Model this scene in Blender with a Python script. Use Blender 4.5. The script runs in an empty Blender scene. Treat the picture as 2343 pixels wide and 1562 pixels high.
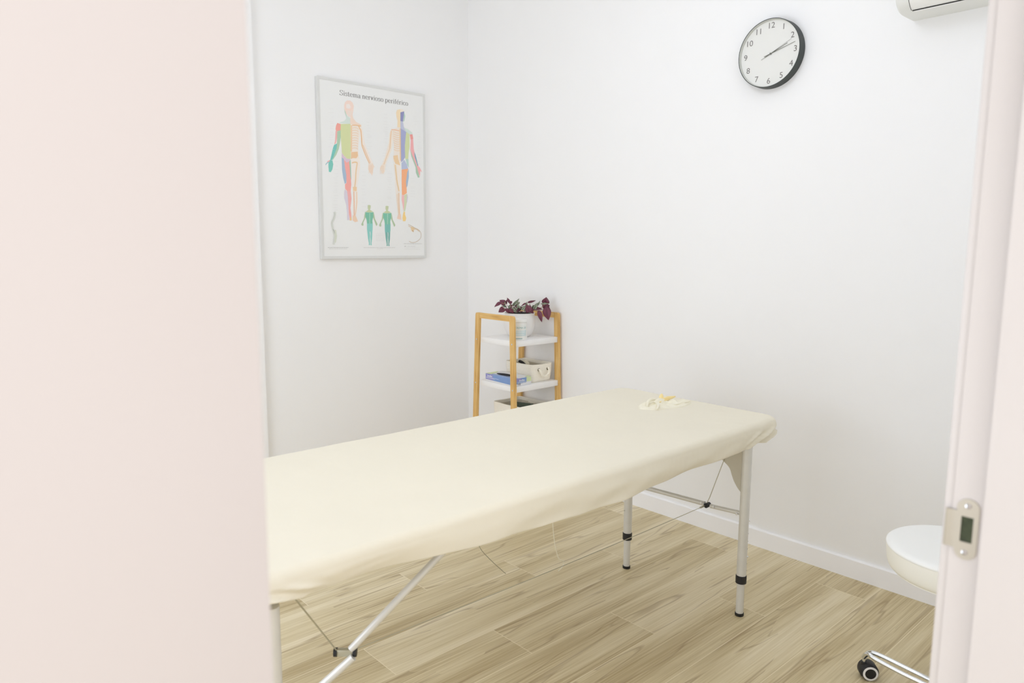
import bpy, bmesh, math, random
from mathutils import Vector, Matrix, noise

# ------------------------------------------------------------------ camera, world, lights
scene = bpy.context.scene
COL = scene.collection
cam_data = bpy.data.cameras.new('camera')
cam = bpy.data.objects.new('camera', cam_data)
COL.objects.link(cam)
scene.camera = cam
YAW, PITCH, ROLL, FPX = math.radians(47.6427), math.radians(7.6256), math.radians(0.3447), 1659.6
CAM = Vector((-2.7742, -3.4384, 1.27))
_f = Vector((math.cos(YAW)*math.cos(PITCH), math.sin(YAW)*math.cos(PITCH), -math.sin(PITCH)))
_r = Vector((math.sin(YAW), -math.cos(YAW), 0))
_u = _r.cross(_f)
_r2 = _r*math.cos(ROLL) + _u*math.sin(ROLL)
_u2 = -_r*math.sin(ROLL) + _u*math.cos(ROLL)
m = Matrix((_r2, _u2, -_f)).transposed().to_4x4()
m.translation = CAM
cam.matrix_world = m
cam_data.sensor_width = 36.0
cam_data.lens = 36.0*FPX/2343.0
cam_data.clip_start = 0.05
cam_data.dof.use_dof = True
cam_data.dof.focus_distance = 2.75
cam_data.dof.aperture_fstop = 4.6

scene.view_settings.view_transform = 'Standard'
scene.view_settings.look = 'None'
scene.view_settings.gamma = 1.0
scene.view_settings.use_curve_mapping = False
scene.view_settings.exposure = 0.05

world = bpy.data.worlds.new('world')
scene.world = world
world.use_nodes = True
world.node_tree.nodes['Background'].inputs[0].default_value = (1.0, 0.98, 0.985, 1)
world.node_tree.nodes['Background'].inputs[1].default_value = 1.38

CEIL = 2.75
def area_light(name, loc, size, power, color=(1, 1, 1), sizey=None, rot=(0, 0, 0), spread=180):
    ld = bpy.data.lights.new(name, 'AREA')
    ld.energy = power; ld.color = color
    ld.shape = 'RECTANGLE'; ld.size = size; ld.size_y = sizey or size
    ld.spread = math.radians(spread)
    lo = bpy.data.objects.new(name, ld)
    COL.objects.link(lo)
    lo.location = loc; lo.rotation_euler = rot
    return lo
# opal globe lamps hanging from the ceiling light the room (built below, with their fixtures)
LAMPS = [((-1.36, -1.95, 2.46), 0.15, 9.4, (0.925, 0.993, 1.13)), ((-2.62, -1.05, 2.46), 0.15, 2.2, (0.925, 0.993, 1.13))]
area_light('corridor_fill_light', (-2.3, -4.3, 2.5), 0.6, 13, (1.0, 0.975, 0.97))  # added area light to brighten door leaf and jamb, no fixture
# added cool fill light from the left, standing before a solid wall
area_light('left_fill_light', (-3.44, -1.70, 0.88), 1.5, 20.5, (0.90, 0.988, 1.16), sizey=1.5, rot=(0, math.radians(-90), 0))
scene.cycles.max_bounces = 16
scene.cycles.diffuse_bounces = 10

# ------------------------------------------------------------------ helpers
def srgb(r, g, b):
    def f(c):
        c /= 255.0
        return c/12.92 if c <= 0.04045 else ((c+0.055)/1.055)**2.4
    return (f(r), f(g), f(b), 1.0)

def mat(name, col, rough=0.6, metal=0.0, spec=0.5, bump=0.0, bscale=60.0, var=0.0, vscale=8.0, **kw):
    """procedural material: base colour with a little noise variation and an optional noise bump"""
    m = bpy.data.materials.new(name); m.use_nodes = True
    nt = m.node_tree; b = nt.nodes['Principled BSDF']
    b.inputs['Base Color'].default_value = col
    b.inputs['Roughness'].default_value = rough
    b.inputs['Metallic'].default_value = metal
    b.inputs['Specular IOR Level'].default_value = spec
    tc = nt.nodes.new('ShaderNodeTexCoord')
    if var > 0:
        n = nt.nodes.new('ShaderNodeTexNoise'); n.inputs['Scale'].default_value = vscale
        n.inputs['Detail'].default_value = 4
        nt.links.new(tc.outputs['Object'], n.inputs['Vector'])
        mr = nt.nodes.new('ShaderNodeMapRange')
        mr.inputs[1].default_value = 0.3; mr.inputs[2].default_value = 0.7
        mr.inputs[3].default_value = 1-var; mr.inputs[4].default_value = 1.0
        nt.links.new(n.outputs['Fac'], mr.inputs[0])
        mx = nt.nodes.new('ShaderNodeMix'); mx.data_type = 'RGBA'; mx.blend_type = 'MULTIPLY'
        mx.inputs[0].default_value = 1.0
        mx.inputs[6].default_value = col
        nt.links.new(mr.outputs[0], mx.inputs[7])
        nt.links.new(mx.outputs[2], b.inputs['Base Color'])
    if bump > 0:
        n2 = nt.nodes.new('ShaderNodeTexNoise'); n2.inputs['Scale'].default_value = bscale
        n2.inputs['Detail'].default_value = 6
        nt.links.new(tc.outputs['Object'], n2.inputs['Vector'])
        bp = nt.nodes.new('ShaderNodeBump'); bp.inputs['Strength'].default_value = bump
        bp.inputs['Distance'].default_value = 0.002
        nt.links.new(n2.outputs['Fac'], bp.inputs['Height'])
        nt.links.new(bp.outputs['Normal'], b.inputs['Normal'])
    for k, v in kw.items():
        b.inputs[k.replace('_', ' ')].default_value = v
    return m

class MB:
    """collects shapes in a bmesh and links them as one mesh object"""
    def __init__(s): s.bm = bmesh.new(); s.mi = 0
    def face(s, vs, mi=None):
        try: f = s.bm.faces.new(vs)
        except ValueError: return None
        f.material_index = s.mi if mi is None else mi
        return f
    def box(s, c, d, rz=0.0, bev=0.0, M=None):
        r = bmesh.ops.create_cube(s.bm, size=1.0)
        mt = Matrix.Translation(Vector(c)) @ Matrix.Rotation(rz, 4, 'Z') @ Matrix.Diagonal((d[0], d[1], d[2], 1))
        if M is not None: mt = M @ Matrix.Diagonal((d[0], d[1], d[2], 1))
        bmesh.ops.transform(s.bm, matrix=mt, verts=r['verts'])
        fs = {f for v in r['verts'] for f in v.link_faces}
        for f in fs: f.material_index = s.mi
        if bev > 0:
            es = {e for v in r['verts'] for e in v.link_edges}
            res = bmesh.ops.bevel(s.bm, geom=list(es), offset=bev, segments=2, affect='EDGES', profile=0.5)
            for f in res['faces']: f.material_index = s.mi
    def tube(s, pts, rad, n=14, cap=True):
        pts = [Vector(p) for p in pts]
        rads = rad if isinstance(rad, (list, tuple)) else [rad]*len(pts)
        rings = []; prev = None
        for i, p in enumerate(pts):
            t = (pts[min(i+1, len(pts)-1)] - pts[max(i-1, 0)])
            t = t.normalized() if t.length > 1e-9 else Vector((0, 0, 1))
            if prev is None:
                a = t.orthogonal().normalized()
            else:
                a = prev - t*prev.dot(t)
                a = a.normalized() if a.length > 1e-6 else t.orthogonal().normalized()
            prev = a; b = t.cross(a)
            rings.append([s.bm.verts.new(p + (a*math.cos(2*math.pi*k/n) + b*math.sin(2*math.pi*k/n))*rads[i]) for k in range(n)])
        for i in range(len(rings)-1):
            for k in range(n):
                s.face((rings[i][k], rings[i][(k+1) % n], rings[i+1][(k+1) % n], rings[i+1][k]))
        if cap:
            s.face(rings[0][::-1]); s.face(rings[-1])
        return rings
    def lathe(s, c, prof, n=48, axis='Z', capends=True):
        """prof = [(radius, height)...] from bottom to top"""
        c = Vector(c); rings = []
        for r, h in prof:
            ring = []
            for k in range(n):
                a = 2*math.pi*k/n
                x, y = r*math.cos(a), r*math.sin(a)
                if axis == 'Z': v = Vector((x, y, h))
                elif axis == 'X': v = Vector((h, x, y))
                else: v = Vector((y, h, x))
                ring.append(s.bm.verts.new(c+v))
            rings.append(ring)
        for i in range(len(rings)-1):
            for k in range(n):
                s.face((rings[i][k], rings[i][(k+1) % n], rings[i+1][(k+1) % n], rings[i+1][k]))
        if capends:
            s.face(rings[0][::-1]); s.face(rings[-1])
    def prism(s, poly, fn, h0, h1):
        """extrude a 2D polygon; fn(u, v, h) -> 3D point"""
        a = [s.bm.verts.new(fn(u, v, h0)) for u, v in poly]
        b = [s.bm.verts.new(fn(u, v, h1)) for u, v in poly]
        n = len(poly)
        s.face(a[::-1]); s.face(b)
        for k in range(n): s.face((a[k], a[(k+1) % n], b[(k+1) % n], b[k]))
    def grid(s, P, closed_u=False):
        """P[i][j] points"""
        V = [[s.bm.verts.new(p) for p in row] for row in P]
        for i in range(len(V)-1):
            m_ = len(V[i]); rng = m_ if closed_u else m_-1
            for j in range(rng):
                s.face((V[i][j], V[i][(j+1) % m_], V[i+1][(j+1) % m_], V[i+1][j]))
        return V
    def ob(s, name, mats, parent=None, smooth=True, angle=35, recalc=True):
        if recalc: bmesh.ops.recalc_face_normals(s.bm, faces=s.bm.faces)
        me = bpy.data.meshes.new(name)
        s.bm.to_mesh(me); s.bm.free()
        for mm in (mats if isinstance(mats, (list, tuple)) else [mats]): me.materials.append(mm)
        if smooth:
            for p in me.polygons: p.use_smooth = True
            try: me.set_sharp_from_angle(angle=math.radians(angle))
            except Exception: pass
        o = bpy.data.objects.new(name, me)
        COL.objects.link(o)
        if parent is not None:
            o.parent = parent
            o.matrix_parent_inverse = world_of(parent).inverted()
        return o

def world_of(o):
    M = o.matrix_basis.copy()
    while o.parent is not None:
        M = o.parent.matrix_basis @ o.matrix_parent_inverse @ M
        o = o.parent
    return M

def thing(name, label, cat, loc=(0, 0, 0), group=None):
    o = bpy.data.objects.new(name, None); COL.objects.link(o)
    o.location = loc; o.empty_display_size = 0.05
    return tag(o, label, cat, group)
def tag(o, label, cat, group=None):
    o['label'] = label; o['category'] = cat
    if group: o['group'] = group
    return o
def struct(o):
    o['kind'] = 'structure'; return o

def stroke_poly(pts, w):
    """ribbon outline of a polyline in 2D, returned as quads"""
    out = []; n = len(pts); L = []; R = []
    for i, p in enumerate(pts):
        a = pts[max(i-1, 0)]; b = pts[min(i+1, n-1)]
        dx, dy = b[0]-a[0], b[1]-a[1]; l = math.hypot(dx, dy) or 1
        ww = w[i] if isinstance(w, (list, tuple)) else w
        nx, ny = -dy/l*ww/2, dx/l*ww/2
        L.append((p[0]+nx, p[1]+ny)); R.append((p[0]-nx, p[1]-ny))
    for i in range(n-1): out.append([L[i], L[i+1], R[i+1], R[i]])
    return out
def smooth2(pts, k=4):
    """Catmull-Rom subdivision of an open polyline (any dimension)"""
    out = []; n = len(pts)
    for i in range(n-1):
        p0, p1, p2, p3 = pts[max(i-1, 0)], pts[i], pts[i+1], pts[min(i+2, n-1)]
        for s_ in range(k):
            t = s_/k
            out.append(tuple(0.5*((2*b)+(-a+c)*t+(2*a-5*b+4*c-d)*t*t+(-a+3*b-3*c+d)*t**3) for a, b, c, d in zip(p0, p1, p2, p3)))
    out.append(tuple(pts[-1])); return out

def text_mesh(body, size, fn, thick, bold=0.0, align='CENTER', shear=0.0, xs=1.0):
    """text outline mesh placed with fn(u, v, h); returns list of (verts, faces)"""
    cu = bpy.data.curves.new('text', 'FONT')
    cu.body = body; cu.size = size; cu.align_x = align; cu.align_y = 'CENTER'
    cu.offset = bold; cu.shear = shear; cu.resolution_u = 6
    o = bpy.data.objects.new('text', cu); COL.objects.link(o)
    dg = bpy.context.evaluated_depsgraph_get(); dg.update()
    me = o.evaluated_get(dg).to_mesh()
    vs = [fn(v.co.x*xs, v.co.y, thick) for v in me.vertices]
    fs = [tuple(p.vertices) for p in me.polygons]
    o.evaluated_get(dg).to_mesh_clear()
    bpy.data.objects.remove(o); bpy.data.curves.remove(cu)
    return vs, fs
def add_text(mb, *a, **k):
    vs, fs = text_mesh(*a, **k)
    V = [mb.bm.verts.new(v) for v in vs]
    for f in fs: mb.face([V[i] for i in f])

# ------------------------------------------------------------------ measured outlines of the printed chart and the plant (mm and m)
PIC=(-0.9779,-0.3237,1.1902,2.0934)
POLYS=[((243,213,198),[(149.4,778.5),(154.7,795.8),(167.0,805.7),(184.0,807.9),(198.4,799.4),(205.3,781.4),(201.3,760.0),(196.9,740.5),(186.7,724.6),(172.1,727.1),(158.0,742.1),(150.3,757.8)]),((240,228,221),[(161.7,786.3),(178.7,790.6),(188.0,775.0),(178.0,765.4),(161.1,767.5)]),((238,218,204),[(170.5,756.2),(194.9,757.1),(189.3,731.2),(177.0,727.7),(165.3,743.0)]),((185,208,190),[(150.4,762.0),(157.2,746.2),(164.9,726.2),(166.6,701.4),(159.4,704.7),(158.6,725.5),(150.9,745.4)]),((208,223,214),[(162.6,732.2),(172.1,725.8),(182.6,719.1),(181.8,689.7),(114.4,687.9),(147.3,701.2),(158.2,712.9)]),((243,216,196),[(182.6,719.1),(195.9,740.4),(200.3,721.2),(218.0,703.8),(247.5,693.6),(244.8,682.7),(181.7,684.2)]),((242,150,135),[(107.7,687.2),(126.7,684.3),(125.8,653.0),(100.3,644.0),(96.8,656.1),(100.2,673.1)]),((238,170,165),[(96.5,645.7),(107.4,645.6),(104.1,611.2),(98.6,585.6),(87.4,578.3),(92.9,601.7)]),((160,196,162),[(106.5,645.5),(125.8,653.8),(126.9,626.0),(120.1,587.7),(112.1,557.6),(96.9,527.0),(74.7,498.0),(85.1,530.2),(97.8,560.5),(103.6,594.4)]),((92,188,178),[(86.4,576.2),(103.3,585.2),(100.2,560.7),(87.5,530.4),(73.8,500.0),(61.9,498.2),(70.9,529.0),(78.8,558.8)]),((98,190,175),[(59.6,498.9),(74.7,498.0),(78.8,479.5),(73.4,454.0),(63.4,438.6),(53.1,440.0),(51.1,464.9),(51.6,481.6)]),((125,178,190),[(55.6,491.1),(53.1,485.9),(43.5,480.1),(35.3,470.0),(36.5,478.4),(46.1,487.4)]),((243,165,165),[(45.3,491.5),(58.2,498.8),(59.4,492.6),(46.1,486.2)]),((207,216,150),[(126.7,684.3),(183.3,690.7),(180.1,514.9),(168.8,511.9),(156.7,515.1),(137.7,530.5),(129.4,542.4),(128.3,571.7),(126.3,605.0),(125.2,634.2)]),((216,186,206),[(129.3,540.3),(137.7,529.6),(156.7,514.3),(178.6,513.5),(171.9,501.5),(156.1,491.8),(141.0,509.6),(127.7,517.0)]),((152,178,205),[(127.7,517.8),(141.0,510.5),(145.7,467.7),(153.5,434.2),(150.9,391.4),(142.4,384.5),(134.4,411.7),(128.3,453.7)]),((246,155,145),[(141.0,507.5),(156.1,493.9),(171.9,501.5),(176.9,448.6),(180.1,384.6),(175.8,350.0),(166.7,341.0),(154.6,348.9),(143.7,361.2),(143.3,382.5),(152.4,391.5),(152.0,434.1),(144.8,471.8)]),((150,190,165),[(170.9,499.3),(179.1,512.7),(180.4,470.2),(180.2,406.1),(175.7,422.9),(173.9,465.5)]),((214,204,220),[(141.7,358.9),(154.6,346.8),(158.7,319.1),(159.7,263.2),(159.8,233.0),(165.4,200.7),(150.6,200.3),(151.5,232.7),(147.7,275.6),(136.6,313.8),(137.4,343.7)]),((243,163,158),[(154.6,348.9),(175.8,350.0),(179.7,311.5),(172.0,263.6),(176.1,233.5),(177.8,201.0),(166.9,200.7),(161.3,233.0),(160.0,276.1),(158.7,319.1)]),((238,190,130),[(166.2,213.7),(177.2,216.2),(177.7,198.8),(165.3,198.5)]),((242,229,216),[(183.3,690.7),(247.5,691.5),(244.2,659.2),(233.4,624.0),(226.3,580.7),(226.4,546.5),(230.8,521.2),(181.1,515.0)]),((237,190,140),[(183.0,549.1),(221.7,554.7),(223.6,533.4),(213.3,519.8),(191.1,520.1),(182.1,512.9)]),((244,232,222),[(244.9,689.1),(254.4,668.8),(265.4,601.5),(291.9,543.5),(314.0,501.8),(290.7,493.5),(271.1,524.5),(244.8,582.4),(238.9,645.9)]),((243,222,204),[(285.8,499.7),(311.4,501.6),(318.7,484.7),(313.2,466.9),(307.3,435.9),(297.4,448.3),(289.9,456.5),(282.5,469.0)]),((243,232,222),[(183.6,515.2),(233.3,521.4),(234.6,474.2),(225.9,426.2),(214.8,382.3),(216.3,343.5),(217.6,295.8),(208.9,247.6),(203.3,225.7),(215.1,195.4),(197.4,190.6),(183.7,199.0),(186.3,242.5),(188.9,342.1),(185.6,406.4),(182.4,470.4)]),((241,203,170),[(184.4,225.1),(200.8,225.6),(215.1,195.4),(197.4,190.6),(183.7,199.0)]),((240,200,152),[(188.2,372.2),(212.1,373.5),(210.5,351.8),(190.6,350.8)]),((243,216,172),[(463.3,780.4),(469.8,796.1),(491.3,803.0),(489.6,704.6),(469.7,704.5),(471.9,738.9),(465.5,759.5)]),((240,226,208),[(488.6,802.7),(502.8,804.4),(515.8,794.5),(492.0,786.1)]),((122,126,180),[(491.0,785.9),(515.8,794.5),(512.7,769.3),(507.0,739.5),(490.2,740.2)]),((168,205,184),[(515.7,791.1),(521.7,770.4),(516.0,744.0),(508.5,738.0),(512.7,765.0)]),((184,189,215),[(490.2,741.0),(507.0,738.6),(511.8,713.4),(527.3,689.2),(489.5,700.3)]),((150,156,203),[(489.5,702.4),(527.3,687.1),(523.2,662.9),(517.0,610.4),(518.2,549.7),(500.8,528.7),(491.2,521.4),(489.2,590.5)]),((204,215,153),[(527.3,687.1),(548.6,685.0),(549.1,613.3),(541.6,577.8),(538.3,542.6),(518.0,541.8),(517.0,610.4),(523.2,662.9)]),((205,222,212),[(511.7,709.1),(540.8,701.5),(564.7,688.8),(570.0,678.5),(548.4,676.3),(527.3,687.1)]),((238,138,130),[(550.0,675.1),(568.3,678.3),(573.4,654.9),(556.0,644.5)]),((243,163,165),[(556.1,648.8),(572.3,654.8),(575.8,598.3),(603.0,512.5),(616.5,500.2),(631.1,476.7),(618.0,484.7),(615.9,453.5),(605.2,472.7),(592.0,511.6),(565.6,562.3),(552.6,596.2)]),((155,190,160),[(550.0,600.3),(565.6,562.3),(592.0,511.6),(607.8,468.5),(613.1,448.8),(602.0,445.9),(588.7,471.6),(586.4,502.4),(560.1,557.5)]),((90,148,175),[(579.4,585.4),(587.3,568.6),(605.1,512.6),(600.7,507.9),(581.8,559.3)]),((173,184,216),[(511.6,538.2),(529.8,511.3),(537.5,490.0),(493.7,483.4),(493.2,517.2)]),((175,210,195),[(519.6,541.1),(539.4,542.7),(541.9,494.7),(529.8,511.3)]),((249,163,108),[(493.7,482.5),(537.5,490.9),(529.1,463.1),(521.4,418.7),(525.1,383.8),(525.8,357.3),(505.8,345.3),(493.5,346.9),(492.6,417.0)]),((152,178,205),[(530.8,472.0),(540.2,490.2),(541.1,446.4),(530.7,397.3),(524.1,385.9),(521.4,418.7)]),((243,180,180),[(492.5,346.9),(508.4,343.3),(507.6,294.7),(501.6,254.7),(497.8,285.5),(490.9,320.4)]),((206,214,172),[(508.4,345.5),(527.3,353.0),(532.3,331.2),(520.9,290.8),(513.5,259.5),(504.3,254.8),(507.8,308.0)]),((210,200,220),[(528.9,353.1),(533.5,335.6),(526.5,304.3),(524.1,317.5)]),((246,203,112),[(504.3,257.0),(513.3,252.9),(512.1,241.7),(519.8,219.8),(514.2,204.0),(498.1,203.6),(494.6,219.0),(498.7,241.3)]),((242,229,216),[(489.5,702.4),(464.5,701.8),(430.6,687.5),(435.3,662.5),(447.1,603.9),(444.8,560.8),(440.6,534.7),(444.0,517.7),(490.0,517.0)]),((244,230,214),[(430.6,687.5),(420.0,669.4),(413.9,617.8),(386.7,538.8),(370.8,503.5),(355.1,481.1),(369.7,452.3),(385.2,461.9),(393.7,505.3),(428.5,576.5),(438.6,620.2),(438.0,671.3)]),((239,200,150),[(441.0,551.9),(469.7,558.6),(474.5,533.1),(486.1,503.7),(476.3,481.2),(453.2,509.8),(443.2,534.9)]),((243,232,220),[(442.8,513.3),(487.2,503.7),(485.7,416.6),(482.1,359.5),(475.9,306.6),(482.7,240.8),(487.5,210.0),(458.4,218.0),(466.8,240.3),(457.4,305.8),(453.1,358.0),(449.2,436.0)]),((241,206,182),[(466.8,240.3),(484.3,240.9),(487.5,210.0),(459.4,215.9)]),((188,200,152),[(275.9,280.9),(284.5,283.6),(294.4,281.1),(292.7,266.8),(288.1,256.9),(279.6,256.5),(275.5,266.2)]),((165,190,148),[(259.4,247.3),(254.8,231.3),(251.5,211.6),(236.7,184.4),(233.8,180.6),(238.4,172.7),(247.8,174.8),(246.7,189.5),(261.6,216.8),(264.8,234.0)]),((165,190,148),[(310.3,249.0),(314.9,233.2),(318.8,211.0),(331.3,189.1),(334.1,181.7),(327.2,172.8),(322.4,181.4),(318.3,191.2),(307.4,218.1),(306.3,235.3)]),((190,200,150),[(280.2,257.8),(289.6,258.1),(309.5,248.3),(285.0,243.3),(260.8,246.6)]),((98,182,150),[(260.8,244.9),(285.0,243.3),(309.4,246.5),(308.9,223.1),(302.6,200.7),(303.7,185.9),(269.3,185.1),(266.9,204.7),(260.3,221.7)]),((120,200,190),[(268.8,185.1),(304.3,186.0),(303.1,156.3),(301.4,143.8),(270.1,143.3),(268.6,155.6)]),((120,200,190),[(270.1,143.3),(285.5,143.6),(286.6,126.3),(284.7,106.5),(284.7,81.7),(285.3,71.8),(277.5,70.5),(278.4,81.7),(273.3,108.8)]),((120,200,190),[(288.4,143.6),(301.4,143.8),(299.1,109.1),(294.2,81.8),(295.9,70.6),(288.2,70.6),(289.0,94.1),(287.8,116.4),(289.6,131.3)]),((225,232,225),[(284.9,239.1),(289.7,239.2),(289.7,237.3),(284.8,237.1)]),((225,232,225),[(284.7,232.9),(289.6,233.1),(289.5,231.1),(284.7,231.0)]),((225,232,225),[(284.6,226.8),(289.4,226.9),(289.4,225.0),(284.5,224.8)]),((225,232,225),[(284.4,220.7),(289.3,220.8),(289.3,218.8),(284.4,218.7)]),((225,232,225),[(284.3,214.5),(289.2,214.6),(289.1,212.7),(284.2,212.5)]),((225,232,225),[(284.2,208.4),(289.0,208.5),(289.0,206.5),(284.1,206.4)]),((225,232,225),[(284.0,202.2),(288.9,202.3),(288.8,200.4),(284.0,200.2)]),((225,232,225),[(283.9,196.1),(288.7,196.2),(288.7,194.2),(283.8,194.1)]),((225,232,225),[(283.7,189.9),(288.6,190.0),(288.6,188.0),(283.7,187.9)]),((188,200,152),[(386.6,280.8),(395.6,283.6),(405.9,281.0),(404.1,266.5),(399.5,256.3),(390.6,256.0),(386.3,265.8)]),((165,190,148),[(369.7,246.6),(365.0,230.2),(361.6,210.2),(346.4,182.5),(343.4,178.7),(348.2,170.5),(357.9,172.7),(356.7,187.7),(372.0,215.5),(375.3,233.0)]),((165,190,148),[(422.6,248.3),(427.4,232.1),(431.5,209.6),(444.6,187.2),(447.5,179.7),(440.4,170.7),(435.4,179.4),(431.1,189.4),(419.6,216.8),(418.4,234.4)]),((190,200,150),[(391.2,257.3),(401.0,257.6),(421.7,247.5),(396.2,242.4),(371.2,245.9)]),((98,182,150),[(371.1,244.1),(396.2,242.4),(421.6,245.8),(421.2,221.9),(414.8,199.1),(416.0,184.0),(380.2,183.2),(377.7,203.2),(370.6,220.4)]),((98,180,168),[(379.6,183.2),(416.6,184.0),(415.4,153.8),(413.6,141.1),(381.1,140.6),(379.6,153.1)]),((96,165,155),[(381.1,140.6),(397.2,140.9),(398.3,123.2),(396.5,103.0),(396.6,77.8),(397.3,67.7),(389.2,66.4),(390.0,77.7),(384.6,105.4)]),((96,165,155),[(400.2,140.9),(413.6,141.1),(411.5,105.7),(406.4,77.8),(408.3,66.4),(400.2,66.4),(401.0,90.4),(399.6,113.2),(401.4,128.3)]),((225,232,225),[(396.1,238.2),(401.2,238.4),(401.2,236.4),(396.1,236.2)]),((225,232,225),[(396.0,231.9),(401.1,232.1),(401.0,230.1),(396.0,229.9)]),((225,232,225),[(395.9,225.7),(400.9,225.8),(400.9,223.8),(395.9,223.7)]),((225,232,225),[(395.8,219.4),(400.8,219.6),(400.8,217.6),(395.7,217.4)]),((225,232,225),[(395.6,213.2),(400.7,213.3),(400.7,211.3),(395.6,211.1)]),((225,232,225),[(395.5,206.9),(400.6,207.0),(400.5,205.0),(395.5,204.9)]),((225,232,225),[(395.4,200.6),(400.5,200.7),(400.4,198.7),(395.4,198.6)]),((225,232,225),[(395.3,194.3),(400.3,194.5),(400.3,192.5),(395.2,192.3)]),((225,232,225),[(395.1,188.1),(400.2,188.2),(400.2,186.2),(395.1,186.1)]),((238,208,160),[(550.0,174.9),(562.5,172.6),(575.1,167.7),(571.7,156.0),(566.8,143.5),(554.3,150.5),(549.8,163.3)])]
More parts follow.
